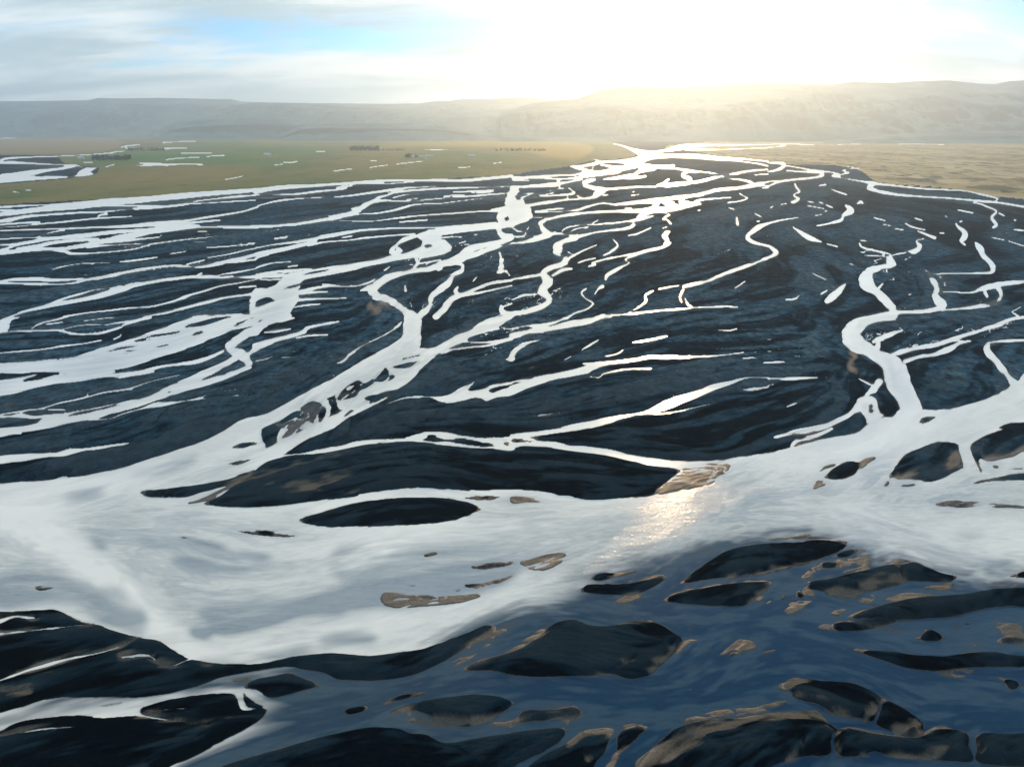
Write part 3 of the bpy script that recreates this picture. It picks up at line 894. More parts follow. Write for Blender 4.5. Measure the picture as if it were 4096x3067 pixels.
def stroke(img, pts, wash=None):
    """variable-width ribbon, soft-edged"""
    pts = catmull(pts, False, 5)
    for (xa, ya, wa), (xb, yb, wb) in zip(pts[:-1], pts[1:]):
        R = max(wa, wb) * .5 + 1.5
        c0, c1 = max(0, int(min(xa, xb) - R)), min(RW - 1, int(max(xa, xb) + R) + 1)
        r0, r1 = max(0, int(min(ya, yb) - R)), min(RH - 1, int(max(ya, yb) + R) + 1)
        if c1 <= c0 or r1 <= r0:
            continue
        gx = np.arange(c0, c1 + 1)[None, :] - xa
        gy = np.arange(r0, r1 + 1)[:, None] - ya
        dx, dy = xb - xa, yb - ya
        t = np.clip((gx * dx + gy * dy) / (dx * dx + dy * dy + 1e-9), 0, 1)
        d = np.hypot(gx - t * dx, gy - t * dy) - (wa + (wb - wa) * t) * .5
        blk = img[r0:r1 + 1, c0:c1 + 1]
        cov = np.clip(.5 - d, 0, 1)
        np.maximum(blk, cov, out=blk)
        if wash is not None:                       # running water clears the silt it crosses
            wash[r0:r1 + 1, c0:c1 + 1] *= 1 - cov


def box1(a, r, ax):
    r = int(r)
    if r < 1:
        return a
    pad = [(0, 0), (0, 0)]
    pad[ax] = (r + 1, r)
    c = np.cumsum(np.pad(a, pad, mode='edge'), axis=ax, dtype=np.float64)
    n = a.shape[ax]
    if ax == 0:
        return ((c[2 * r + 1:2 * r + 1 + n] - c[:n]) / (2 * r + 1)).astype(np.float32)
    return ((c[:, 2 * r + 1:2 * r + 1 + n] - c[:, :n]) / (2 * r + 1)).astype(np.float32)


def blur(a, r, passes=2):
    for _ in range(passes):
        a = box1(box1(a, r, 0), r, 1)
    return a


water = np.zeros((RH, RW), np.float32)
tanm = np.zeros((RH, RW), np.float32)
shoal = np.zeros((RH, RW), np.float32)
clear = np.zeros((RH, RW), np.float32)  # bluer, less silty water; sky reflection is partly put into its colour
deep = np.zeros((RH, RW), np.float32)
rapid = np.zeros((RH, RW), np.float32)
plume = np.zeros((RH, RW), np.float32)
region = np.zeros((RH, RW), np.int16)
flow_pts = []
bars = []


def parse(line, tile):
    body, _, label = line.partition('|')
    ox, oy, sc = TILES[tile]
    pts = []
    for tok in body.split()[1:]:
        v = [float(q) for q in tok.split(',')]
        q = [(ox + v[0] * sc - X0) * K, (oy + v[1] * sc - Y0) * K]
        if len(v) > 2:
            q.append(v[2] * sc * K)
        pts.append(q)
    return body[0], np.array(pts), label.strip()


tile = 'A'
for line in SURVEY.strip().splitlines():
    line = line.strip()
    if not line:
        continue
    if line[0] == '@':
        tile = line[1]
        continue
    kind, pts, label = parse(line, tile)
    if kind in 'stcpf':
        img = {'s': water, 't': tanm, 'c': clear, 'p': plume, 'f': None}[kind]
        if kind in 'spf':
            if kind == 's':
                pts[:, 2] = np.maximum(pts[:, 2], 2.3)
            sp = catmull(pts, False, 3)
            gx, gy = ground(sp[:, 0] / K + X0, np.maximum(sp[:, 1] / K + Y0, HORIZON + 25))
            for i in range(len(sp) - 1):
                flow_pts.append((sp[i, 0], sp[i, 1], math.atan2(gy[i + 1] - gy[i], gx[i + 1] - gx[i])))
        if img is not None:
            stroke(img, pts, tanm if kind == 's' else None)
        continue
    cp = catmull(pts, True, 5)
    f = fill(cp)
    if f is None:
        continue
    rs, cs, ins = f
    if kind == 'W':
        water[rs, cs][ins] = 1
    elif kind == 'L':
        water[rs, cs][ins] = 0
        tanm[rs, cs][ins] = 0
        shoal[rs, cs][ins] = 0
        gx, gy = ground(cp[:, 0] / K + X0, cp[:, 1] / K + Y0)
        for i in range(0, len(cp) - 1, 2):
            flow_pts.append((cp[i, 0], cp[i, 1], math.atan2(gy[i + 1] - gy[i], gx[i + 1] - gx[i])))
        if label:
            bars.append((label, f))
    elif kind == 'T':
        tanm[rs, cs][ins] = 1
    elif kind == 'H':
        shoal[rs, cs][ins] = 1
    elif kind == 'C':
        clear[rs, cs][ins] = 1
    elif kind == 'D':
        deep[rs, cs][ins] = 1
    elif kind == 'R':
        rapid[rs, cs][ins] = 1
for i, (label, (rs, cs, ins)) in enumerate(bars):
    r0, r1 = max(0, rs.start - 14), min(RH, rs.stop + 14)
    c0, c1 = max(0, cs.start - 14), min(RW, cs.stop + 14)
    m = np.zeros((r1 - r0, c1 - c0), np.float32)
    m[rs.start - r0:rs.stop - r0, cs.start - c0:cs.stop - c0] = ins
    m = blur(m, 6) > 0.02
    blk = region[r0:r1, c0:c1]
    blk[m & (blk == 0)] = i + 3
    blk2 = region[rs, cs]
    blk2[ins] = i + 3


def zone(text, tile):
    _, pts, _ = parse('P ' + text, tile)
    m = np.zeros((RH, RW), np.float32)
    f = fill(catmull(pts, True, 4))
    m[f[0], f[1]][f[2]] = 1
    return m


grass = zone('-1300,790 0,690 640,652 1200,630 1700,582 2208,548 2608,515 3108,485 3708,468 4416,430 4516,410 4766,375 4916,352 5116,305 5416,285 5476,240 5286,160 5200,60 5000,-60 -1300,-60', 'A')
grass = grass * (1 - zone('-1300,240 0,255 450,262 560,330 830,362 845,385 800,430 500,470 0,515 -1300,600', 'A'))
lava = zone('-600,235 0,310 190,340 640,352 800,400 950,495 1300,530 1700,565 2000,630 2208,640 3500,800 3500,-60 -600,150', 'D')
golden = zone('3240,185 3500,160 4000,140 4600,120 5100,180 5000,290 4700,270 4400,200 3800,190', 'A')
meadow_grn = zone('600,330 800,270 1400,240 2208,300 2700,320 2208,345 1500,320 1100,310', 'A')

straw = zone('-1300,100 300,120 900,110 1050,160 900,230 450,255 0,250 -1300,235', 'A')
for q in ('1440,215 2300,190 3000,225 2600,240 1800,232', '2208,255 2330,250 2330,268 2208,270', '2368,260 2560,256 2530,270 2380,272', '3500,270 4200,280 4500,300 4000,296 3500,290'):
    meadow_grn = np.maximum(meadow_grn, zone(q, 'A'))

# ------------------------------------------------------------------ ground grid (finer near the camera)
NX, NY = 1440, 830
gsx = np.linspace(X0 + 4, X1 - 4, NX)
gsy = np.concatenate([[537.5], np.linspace(541, Y1 - 6, NY - 1)])
SX, SY = np.meshgrid(gsx, gsy)
GX, GY = ground(SX, SY)
DIST = np.hypot(GX, GY)


def sample(img):
    u = np.clip((SX - X0) * K, 0, RW - 1.001)
    v = np.clip((SY - Y0) * K, 0, RH - 1.001)
    c, r = u.astype(int), v.astype(int)
    fu, fv = (u - c).astype(np.float32), (v - r).astype(np.float32)
    return (img[r, c] * (1 - fu) * (1 - fv) + img[r, c + 1] * fu * (1 - fv)
            + img[r + 1, c] * (1 - fu) * fv + img[r + 1, c + 1] * fu * fv)


TAB = rng.random((256, 256)).astype(np.float32) * 2 - 1


def vnoise(x, y):
    xi, yi = np.floor(x), np.floor(y)
    fx, fy = (x - xi).astype(np.float32), (y - yi).astype(np.float32)
    xi, yi = xi.astype(np.int64) & 255, yi.astype(np.int64) & 255
    fx = fx * fx * (3 - 2 * fx)
    fy = fy * fy * (3 - 2 * fy)
    x1, y1 = (xi + 1) & 255, (yi + 1) & 255
    a = TAB[yi, xi] * (1 - fx) + TAB[yi, x1] * fx
    b = TAB[y1, xi] * (1 - fx) + TAB[y1, x1] * fx
    return a * (1 - fy) + b * fy


# direction of flow over the plain, averaged from the surveyed channels
fp = np.array(flow_pts)
cgx, cgy = np.meshgrid(np.linspace(0, RW - 1, 84), np.linspace(0, RH - 1, 60))
C2 = np.zeros_like(cgx)
S2 = np.zeros_like(cgx)
for s in range(0, len(fp), 400):
    b = fp[s:s + 400]
    d2 = (cgx[..., None] - b[:, 0]) ** 2 + ((cgy[..., None] - b[:, 1]) * 1.6) ** 2
    wgt = np.exp(-d2 / (2 * 55.0 ** 2)) + 1e-3 / (1 + d2 / 2e4)
    C2 += (wgt * np.cos(2 * b[:, 2])).sum(-1)
    S2 += (wgt * np.sin(2 * b[:, 2])).sum(-1)
nrm = np.hypot(C2, S2) + 1e-9


def coarse(a):
    u = np.clip((SX - X0) * K / (RW - 1) * 83, 0, 82.999)
    v = np.clip((SY - Y0) * K / (RH - 1) * 59, 0, 58.999)
    c, r = u.astype(int), v.astype(int)
    fu, fv = u - c, v - r
    return (a[r, c] * (1 - fu) * (1 - fv) + a[r, c + 1] * fu * (1 - fv) + a[r + 1, c] * (1 - fu) * fv + a[r + 1, c + 1] * fu * fv)


TH = 0.5 * np.arctan2(coarse(S2 / nrm), coarse(C2 / nrm))
WX = GX + 6 * vnoise(GX / 37, GY / 37) + 25 * vnoise(GX / 170 + 9, GY / 170)
WY = GY + 6 * vnoise(GX / 37 + 50, GY / 37) + 25 * vnoise(GX / 170, GY / 170 + 31)
CT, ST = np.cos(TH), np.sin(TH)
FD = DIST ** 2 / (CAM_H * 709.0)


def streaks(lam, half, ox):
    """noise drawn out along the flow: half = samples each way"""
    acc, tot = 0, 0.0
    for k in range(-half, half + 1):
        w = math.cos(k / (half + 1) * math.pi / 2)
        sft = k * lam * 0.75
        acc = acc + w * vnoise((WX + sft * CT) / lam + ox, (WY + sft * ST) / lam + ox * 1.7)
        tot += w * w
    keep = np.clip(lam / FD - 0.6, 0, 1)
    return (acc / math.sqrt(tot) * 1.3 * keep).astype(np.float32)


O1 = streaks(1.1, 3, 3.3)
O2 = streaks(3.0, 4, 13.1)
O3 = streaks(8, 5, 23.7)
O4 = streaks(24, 4, 41.2)
O5 = streaks(75, 3, 55.5)
O6 = streaks(210, 2, 71.9)
ISO = vnoise(GX / 0.8, GY / 0.8) * np.clip(0.8 / FD - .3, 0, 1)
near_w = np.clip((4.0 - FD) / 2.5, 0, 1)
mid_w = np.clip((14.0 - FD) / 8, 0, 1) * (1 - near_w)
FINE = near_w * (O1 * .5 + O2 * .6) + mid_w * (O2 * .3 + O3 * .7) + (1 - near_w - mid_w) * (O4 * .6 + O5 * .6)

c1 = blur(water, 1, 1)
u1 = 1 - sample(c1) / 0.40 * 1.0
u1 = np.where(u1 < 0, u1 / 1.5, u1)
u5 = 1 - 2 * sample(blur(water, 7))
u20 = 1 - 2 * sample(blur(water, 24))
tn = sample(blur(tanm, 2))
sh = sample(blur(shoal, 3))
u3 = 1 - 2 * sample(blur(water, 3))
LAT = DIST / 709.0                                            # metres across one picture element
RAG = 0.0
for o_ in range(-7, 5):                                       # shore wobble, in whole octaves that fade in and out with distance
    lam = 2.0 ** o_ * 8
    w_ = np.clip(1 - np.abs(np.log2(np.maximum(FD * .7 + LAT * 1.6, .05) * 1.6 / lam)), 0, 1)
    if w_.max() > 0:
        sx_, sy_ = WX + 0 * CT, WY
        a_ = sum(vnoise((WX + k_ * lam * .8 * CT) / lam + o_ * 9.7, (WY + k_ * lam * .8 * ST) / lam + o_ * 3.1) for k_ in (-1.5, -.5, .5, 1.5)) / 2.0
        RAG = RAG + w_ * a_
RAG = np.clip(RAG * 1.5, -1, 1).astype(np.float32)
RAG2 = np.clip(near_w * (O2 + .6 * O3) + mid_w * (O3 + .6 * O4) + (1 - near_w - mid_w) * O5, -1, 1)
thin = np.clip(1 - 1.4 * np.clip(u5, 0, 1), 0, 1)             # narrow threads keep running
shore = np.clip(1 - np.abs(u3), 0, 1)
nz = np.clip((480 - DIST) / 160, 0, 1)
ub = u1 * (1 - nz) + nz * np.clip(1.2 * u1 + .3 * u5, -1, 1)
edge = ub + np.where(RAG > 0, RAG * thin, RAG) * 1.1 * shore + np.where(RAG2 > 0, RAG2 * thin, RAG2) * (.75 - .15 * nz) * np.clip(1 - np.abs(u5) * 1.15, 0, 1)
thread = np.clip(1 - np.abs(mid_w * O4 + near_w * O3 + (1 - near_w - mid_w) * O5 + .25 * RAG) / .06, 0, 1) * np.clip(O5 * 1.6 + RAG * .8 - .5, 0, 1) * np.clip(1.4 - np.abs(DIST - 650) / 450, 0, 1)
thread *= (1 - sample(blur(np.maximum(grass, lava), 4))) * (u5 > .2)
edge = edge - 2.2 * thread
up5, up20 = np.clip(u5, 0, 1), np.clip(u20, 0, 1)
HS = np.clip(0.55 - (DIST - 120) / 900, 0.33, 0.5)   # bars by the main river stand higher than those up the fan
relief = 0.05 * O1 + 0.12 * O2 + 0.24 * O3 + 0.45 * O4 + 0.9 * O5 + 0.6 * O6 + .10 * RAG
H = np.where(edge > 0,
             np.maximum(HS * (0.16 * np.clip(edge, 0, 1) + 0.30 * up5 ** 1.3 + 0.34 * up20) + relief * up5, 0.02 + 0.06 * np.clip(edge, 0, 1) + 0.3 * up5),
             0.22 * np.clip(edge, -1, 0) + 0.5 * np.clip(u5, -1, 0))
tw = np.clip(tn * 1.5 - 0.2 + 0.3 * FINE * (tn > .02), 0, 1)
flat = 0.06 + 0.10 * np.clip(FINE + .2, -.9, 1) + 0.04 * O1
H = np.where(edge > 0, H * (1 - .55 * tw), H * (1 - tw) + tw * flat)
spots = np.clip(1.6 * (.7 * O3 + .45 * O4 + .5 * O2) - 1.15, 0, 1) * sample(blur(clear, 20)) * (DIST < 420) * np.clip(-u20 * 3 + .4, 0, 1)
shw = np.clip(np.maximum(sh * 1.6 - .2, spots), 0, 1)
ripple = 0.7 * FINE + 0.4 * ISO + 0.25 * O1
H = H * (1 - shw) + shw * (0.02 + 0.09 * ripple)

gr, lv = sample(blur(grass, 2)), sample(blur(lava, 3))
land = np.clip(edge * 2, 0, 1)
H += land * gr * (1.2 + 0.5 * O5)
lump = np.clip(vnoise(GX / 60, GY / 90) + .7 * vnoise(GX / 27 + 4, GY / 40) - .1, 0, 2) * np.clip(90 / FD - .8, 0, 1)
H += land * lv * (1.0 + 7.0 * lump)
REG = region[np.clip(((SY - Y0) * K).astype(int), 0, RH - 1), np.clip(((SX - X0) * K).astype(int), 0, RW - 1)].copy()
REG[(REG == 0) & (gr > .5)] = 1
REG[(REG == 0) & (lv > .5)] = 2

tsoft = sample(blur(tanm, 6))
A_TAN = np.clip((tsoft * 1.5 + .22 * (O2 + O1) * (tsoft > .03) - .18), 0, 1) * (0.8 + .2 * O1)
A_TAN = np.clip(np.maximum(A_TAN, shw * (.12 + .5 * sample(blur(clear, 20)))), 0, 1)
A_GOLD = sample(blur(golden, 3))
A_GREEN = sample(blur(meadow_grn, 6))
A_STREAK = np.clip(0.5 + 0.28 * (0.5 * O1 + 0.9 * O2 + 0.9 * O3 + 0.7 * O4 + .5 * O5), 0, 1)
vis = near_w * np.abs(O3 + .5 * O2) + mid_w * np.abs(O4 + .5 * O3) + (1 - near_w - mid_w) * np.abs(O5 + .5 * O4)
A_CREASE = np.exp(-(vis / 0.16) ** 2)                       # old dry threads between the bars
A_NEAR_DARK = np.clip((430 - DIST) / 200, 0, 1)               # sand colour darkens with nearness to the camera
A_FRINGE = np.clip((1 - np.clip(u3, 0, 1) * 1.1) * np.clip(RAG * 1.2 + .25 * O3 + .1, 0, 1) * .75, 0, .7) * (1 - .6 * A_NEAR_DARK)
wide = np.clip(sample(blur(water, 26)) * 1.6 - .75, 0, 1)
pl = sample(blur(plume, 30)) * 1.15
pl = np.clip(pl + .35 * (O3 + .6 * O2) * pl * (1 - pl) * 4 * .5, 0, 1)
A_DULL = np.clip(np.clip(.30 * O3 + .30 * O4 + .25 * O2 - .2, 0, .35) * (1 - wide) + wide * (1 - 1.1 * np.clip(pl, 0, 1)) + wide * (.16 * O3 + .16 * O4 + .15 * O2 + .12 * O1), 0, 1)


def grid_mesh(name, X, Y, Z, keep, attrs, mat, smooth=True):
    ny, nx = X.shape
    idx = np.arange(ny * nx, dtype=np.int64).reshape(ny, nx)
    # rows run far -> near, so this order faces up
    quads = np.stack([idx[1:, :-1], idx[1:, 1:], idx[:-1, 1:], idx[:-1, :-1]], -1)[keep]
    used, inv = np.unique(quads.ravel(), return_inverse=True)
    me = bpy.data.meshes.new(name)
    me.vertices.add(len(used))
    co = np.stack([X.ravel()[used], Y.ravel()[used], Z.ravel()[used]], -1).astype(np.float32)
    me.vertices.foreach_set('co', co.ravel())
    nq = len(quads)
    me.loops.add(nq * 4)
    me.loops.foreach_set('vertex_index', inv.astype(np.int32).ravel())
    me.polygons.add(nq)
    me.polygons.foreach_set('loop_start', np.arange(0, nq * 4, 4, dtype=np.int32))
    me.polygons.foreach_set('use_smooth', np.full(nq, smooth))
    for k, a in attrs.items():
        at = me.attributes.new(k, 'FLOAT', 'POINT')
        at.data.foreach_set('value', np.ascontiguousarray(a.ravel()[used], np.float32))
    me.update(calc_edges=True)
    me.materials.append(mat)
    ob = bpy.data.objects.new(name, me)
    scene.collection.objects.link(ob)
    return ob


def principled(name):
    m = bpy.data.materials.new(name)
    m.use_nodes = True
    g = NT(m.node_tree)
    b = g.n('ShaderNodeBsdfPrincipled')
    o = g.n('ShaderNodeOutputMaterial')
    g.t.links.new(b.outputs[0], o.inputs[0])
    return m, g, b


def mat_gravel():
    m, g, b = principled('black_volcanic_sand')
    pos = g.n('ShaderNodeNewGeometry').outputs['Position']
    x, y, z = g.xyz(pos)
    n_big = g.noise(g.mapping(pos, (1, 1, 0)), 0.012, 5, 0.6)
    n_mid = g.noise(g.mapping(pos, (1, 1, 0)), 0.11, 5, 0.62)
    n_fine = g.noise(g.mapping(pos, (1, 1, 0)), 1.7, 4, 0.7)
    st, cr = g.attr('streak'), g.attr('crease')
    dark = g.mix(g.smooth(n_big, .35, .65), (0.009, 0.034, 0.056), (0.022, 0.064, 0.100))
    dark = g.mix(g.smooth(n_mid, .35, .7, 0, .6), dark, (0.031, 0.073, 0.106))
    dark = g.mix(g.smooth(st, .3, .62, .85, 0), dark, (0.003, 0.008, 0.014))
    dark = g.mix(g.math('MULTIPLY', cr, .75), dark, (0.001, 0.004, 0.008))
    dark = g.mix(g.smooth(st, .62, .9, 0, .7), dark, (0.046, 0.076, 0.098))
    dark = g.mix(g.math('MULTIPLY', g.smooth(n_fine, .45, .8), 0.45), dark, (0.045, 0.060, 0.070))
    n_tex = g.noise(g.mapping(pos, (1, .7, 0)), 0.33, 6, 0.72, 0.6)
    n_grain = g.noise(g.mapping(pos, (1, 1, 0)), 4.2, 6, 0.8)
    near_dark = g.attr('near_dark')
    gain = g.math('MULTIPLY', g.smooth(n_tex, .3, .7, .45, 1.6), g.smooth(n_mid, .32, .68, .6, 1.45))
    gn = g.math('MULTIPLY', g.smooth(n_grain, .3, .7, .4, 1.7), g.smooth(st, .3, .7, .7, 1.3))
    gain = g.math('ADD', g.math('MULTIPLY', gain, g.math('SUBTRACT', 1.0, g.math('MULTIPLY', near_dark, .8))), g.math('MULTIPLY', gn, g.math('MULTIPLY', near_dark, .8)))
    dark = g.vmath('MULTIPLY', dark, g.comb(gain, gain, gain))
    dark = g.mix(g.attr('fringe'), dark, (0.105, 0.115, 0.118))
    dark = g.mix(g.math('MULTIPLY', near_dark, .74), dark, (0.0012, 0.0024, 0.0036))
    tan = g.mix(n_fine, (0.060, 0.052, 0.043), (0.17, 0.148, 0.118))
    t = g.math('ADD', g.attr('tan'), g.math('ADD', g.math('MULTIPLY', g.math('SUBTRACT', n_fine, .5), .45), g.math('MULTIPLY', g.math('SUBTRACT', n_tex, .5), .45)))
    t = g.math('MULTIPLY', g.smooth(t, .08, .95), g.smooth(g.attr('tan'), .0, .3))
    rim = g.math('MULTIPLY', g.math('MULTIPLY', g.smooth(z, 0.02, 0.14, 1.0, 0.0), 0.75), g.smooth(y, 230, 330, 1.0, 0.0))
    t = g.math('MAXIMUM', t, g.math('MULTIPLY', rim, g.smooth(n_mid, .3, .6, .3, 1)))
    moss = g.smooth(g.noise(g.mapping(pos, (1, 1, 0)), 0.004, 3), .62, .72, 0, .6)
    moss = g.math('MULTIPLY', moss, g.smooth(y, 500, 900))
    dark = g.mix(moss, dark, (0.055, 0.055, 0.03))
    col = g.mix(t, dark, tan)
    g.put(b.inputs['Base Color'], col)
    wet = g.smooth(z, 0.02, 0.30, 1.0, 0.0)
    rough = g.math('SUBTRACT', 0.95, g.math('MULTIPLY', wet, 0.45))
    g.put(b.inputs['Roughness'], rough)
    g.put(b.inputs['Specular IOR Level'], g.math('MULTIPLY', g.math('MULTIPLY', wet, t), 0.3))
    bp = g.n('ShaderNodeBump')
    bp.inputs['Strength'].default_value = 0.9
    bp.inputs['Distance'].default_value = 0.35
    g.put(bp.inputs['Height'], g.math('ADD', g.math('MULTIPLY', n_fine, .22), g.math('ADD', g.math('MULTIPLY', n_tex, .8), n_mid)))
    g.put(b.inputs['Normal'], bp.outputs[0])
    return m


def mat_meadow():
    m, g, b = principled('meadow_grass')
    pos = g.n('ShaderNodeNewGeometry').outputs['Position']
    n1 = g.noise(g.mapping(pos, (1, .35, 0)), 0.0025, 6, 0.6)
    n2 = g.noise(g.mapping(pos, (1, .5, 0)), 0.02, 5, 0.65)
    c = g.mix(g.smooth(n1, .35, .65), (0.075, 0.125, 0.030), (0.21, 0.17, 0.055))
    c = g.mix(g.smooth(n2, .4, .75, 0, .6), c, (0.13, 0.11, 0.06))
    c = g.mix(g.smooth(n2, .3, .5, .5, 0), c, (0.035, 0.05, 0.025))
    c = g.mix(g.math('MULTIPLY', g.attr('green'), .9), c, (0.03, 0.15, 0.035))
    c = g.mix(g.math('MULTIPLY', g.attr('gold'), .8), c, (0.42, 0.27, 0.06))
    c = g.mix(g.math('MULTIPLY', g.attr('straw'), .75), c, (0.30, 0.22, 0.12))
    g.put(b.inputs['Base Color'], c)
    b.inputs['Roughness'].default_value = 0.95
    b.inputs['Specular IOR Level'].default_value = 0.1
    return m


def mat_lava():
    m, g, b = principled('lava_heath')
    pos = g.n('ShaderNodeNewGeometry').outputs['Position']
    x, y, z = g.xyz(pos)
    n1 = g.noise(g.mapping(pos, (1, .30, 0)), 0.024, 6, 0.66, 1.0)
    n2 = g.noise(g.mapping(pos, (1, .22, 0)), 0.004, 4, 0.6)
    c = g.mix(g.smooth(n2, .35, .65), (0.30, 0.24, 0.12), (0.46, 0.38, 0.23))
    rock = g.math('MAXIMUM', g.smooth(z, 2.2, 5.5, 0, .7), g.smooth(n1, .50, .60, 0, .9))
    c = g.mix(rock, c, (0.055, 0.066, 0.055))
    g.put(b.inputs['Base Color'], c)
    b.inputs['Roughness'].default_value = 0.95
    b.inputs['Specular IOR Level'].default_value = 0.1
    return m


def mat_water():
    m, g, b = principled('glacial_water')
    pos = g.n('ShaderNodeNewGeometry').outputs['Position']
    p2 = g.mapping(pos, (1, 1, 0))
    cl, dp, st, rp, dl = g.attr('clear'), g.attr('shallow'), g.attr('streak'), g.attr('rapid'), g.attr('dull')
    bed = g.attr('bed')
    nb = g.noise(p2, 0.03, 5, 0.6, 0.5)
    milk = g.mix(g.smooth(nb, .3, .7), (0.80, 0.80, 0.755), (0.87, 0.86, 0.80))  # pale silt, whitened further to stand in for reflected bright sky
    milk = g.mix(g.math('MULTIPLY', dl, .85), milk, (0.50, 0.53, 0.515))
    milk = g.mix(g.math('MULTIPLY', dl, g.smooth(st, .3, .62, .8, 0)), milk, (0.29, 0.35, 0.38))
    milk = g.mix(g.math('MULTIPLY', dp, .8), milk, (0.21, 0.27, 0.315))
    ln = g.noise(g.mapping(pos, (.22, 1.0, 0)), 0.9, 5, 0.7, 0.8)
    lg = g.smooth(ln, .3, .7, .84, 1.10)
    milk = g.mix(dl, milk, g.vmath('MULTIPLY', milk, g.comb(lg, lg, lg)))
    blue = g.mix(g.smooth(st, .35, .8), (0.009, 0.038, 0.074), (0.034, 0.070, 0.102))  # clear water's own blue plus painted reflection of the darker upper sky
    blue = g.vmath('MULTIPLY', blue, g.comb(lg, lg, lg))
    blue = g.mix(g.math('MULTIPLY', dp, .4), blue, (0.05, 0.065, 0.075))
    edge = g.math('ADD', cl, g.math('MULTIPLY', g.math('SUBTRACT', st, .5), .42))
    col = g.mix(g.smooth(edge, .15, .85), milk, blue)
    col = g.mix(g.math('MULTIPLY', bed, g.smooth(cl, .2, .8, .30, .75)), col, (0.075, 0.070, 0.060))
    g.put(b.inputs['Base Color'], col)
    b.inputs['IOR'].default_value = 1.33
    g.put(b.inputs['Roughness'], g.smooth(g.xyz(pos)[1], 450, 2400, 0.09, 0.36))   # ripples too small to resolve
    w1 = g.noise(p2, 0.95, 3, 0.6, 0.3)
    w2 = g.noise(p2, 3.6, 3, 0.6, 0.3)
    w3 = g.noise(g.mapping(pos, (.5, 1.4, 0)), 0.35, 2, 0.5)
    amp = g.math('ADD', 0.32, g.math('MULTIPLY', rp, 0.40))
    hgt = g.math('MULTIPLY', g.math('ADD', g.math('ADD', w1, g.math('MULTIPLY', w2, .45)), w3), amp)
    bp = g.n('ShaderNodeBump')
    bp.inputs['Strength'].default_value = 1.0
    bp.inputs['Distance'].default_value = 0.10
    g.put(bp.inputs['Height'], hgt)
    g.put(b.inputs['Normal'], bp.outputs[0])
    return m


GRAVEL, MEADOW, LAVA, WATER = mat_gravel(), mat_meadow(), mat_lava(), mat_water()
vmax = np.maximum.reduce([H[:-1, :-1], H[1:, :-1], H[:-1, 1:], H[1:, 1:]])
show = vmax > -0.12
freg = REG[:-1, :-1]
ob = grid_mesh('gravel_plain', GX, GY, H, show & (freg == 0), {'tan': A_TAN, 'streak': A_STREAK, 'crease': A_CREASE, 'near_dark': A_NEAR_DARK, 'fringe': A_FRINGE}, GRAVEL)
ob['kind'] = 'structure'
ob = grid_mesh('meadow', GX, GY, H, show & (freg == 1), {'gold': A_GOLD, 'green': A_GREEN, 'straw': sample(blur(straw, 3))}, MEADOW)
ob['kind'] = 'structure'
ob = grid_mesh('lava_field', GX, GY, H, show & (freg == 2), {}, LAVA)
ob['kind'] = 'structure'
for i, (label, _) in enumerate(bars):
    k = show & (freg == i + 3)
    if not k.any():
        continue
    ob = grid_mesh('sandbar', GX, GY, H, k, {'tan': A_TAN, 'streak': A_STREAK, 'crease': A_CREASE, 'near_dark': A_NEAR_DARK, 'fringe': A_FRINGE}, GRAVEL)
    ob['label'] = label
    ob['category'] = 'sandbar'
    ob['group'] = 'sandbars standing in the braided river'

hmin = np.minimum.reduce([H[:-1, :-1], H[1:, :-1], H[:-1, 1:], H[1:, 1:]])
sh_attr = np.clip(sample(blur(deep, 8)) + 0.7 * sample(blur(np.maximum(tanm, shoal), 12)), 0, 1)
ob = grid_mesh('river', GX, GY, np.zeros_like(GX), hmin < 0.03,
               {'clear': sample(blur(clear, 34)), 'shallow': np.clip(sh_attr * (0.75 + .35 * O2 + .3 * O3) + .35 * shore * np.clip(RAG + .3, 0, 1) * (DIST < 900), 0, 1), 'dull': A_DULL,
                'bed': np.clip(1 + H / 0.22, 0, 1) ** 1.4 * np.clip(.65 + .5 * RAG + .3 * O1, 0, 1) * np.clip(1.5 - DIST / 900, .15, 1),
                'streak': A_STREAK, 'rapid': sample(blur(rapid, 26)) * np.clip(.7 + .5 * O3 + .4 * O4, 0, 1.4)}, WATER)
ob['kind'] = 'structure'


def plain_mesh(name, verts, faces, mat, parent=None):
    me = bpy.data.meshes.new(name)
    me.from_pydata([tuple(v) for v in verts], [], [tuple(f) for f in faces])
    me.update()
    me.materials.append(mat)
    o = bpy.data.objects.new(name, me)
    scene.collection.objects.link(o)
    if parent is not None:
        o.parent = parent
    return o


# the plain goes on to the sides, behind the camera and out to the horizon
gp = plain_mesh('outer_ground', [(-15000, -3000, -1.2), (15000, -3000, -1.2), (15000, 16200, -1.2), (-15000, 16200, -1.2)], [(0, 1, 2, 3)], GRAVEL)
gp['kind'] = 'structure'


# ------------------------------------------------------------------ hills
def mat_hill():
    m, g, b = principled('hillside')
    geo = g.n('ShaderNodeNewGeometry')
    pos = geo.outputs['Position']
    x, y, z = g.xyz(pos)
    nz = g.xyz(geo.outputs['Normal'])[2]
    n1 = g.noise(pos, 0.0016, 6, 0.6)
    n2 = g.noise(g.mapping(pos, (1, .5, 6)), 0.005, 6, 0.7)
    c = g.mix(g.smooth(n1, .35, .65), (0.045, 0.12, 0.15), (0.14, 0.22, 0.215))
    c = g.mix(g.smooth(n2, .46, .66, 0, .7), c, (0.035, 0.06, 0.085))
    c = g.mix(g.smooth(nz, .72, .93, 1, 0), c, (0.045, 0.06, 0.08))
    g.put(b.inputs['Base Color'], c)
    b.inputs['Roughness'].default_value = 0.95
    b.inputs['Specular IOR Level'].default_value = 0.1
    return m


HILL = mat_hill()


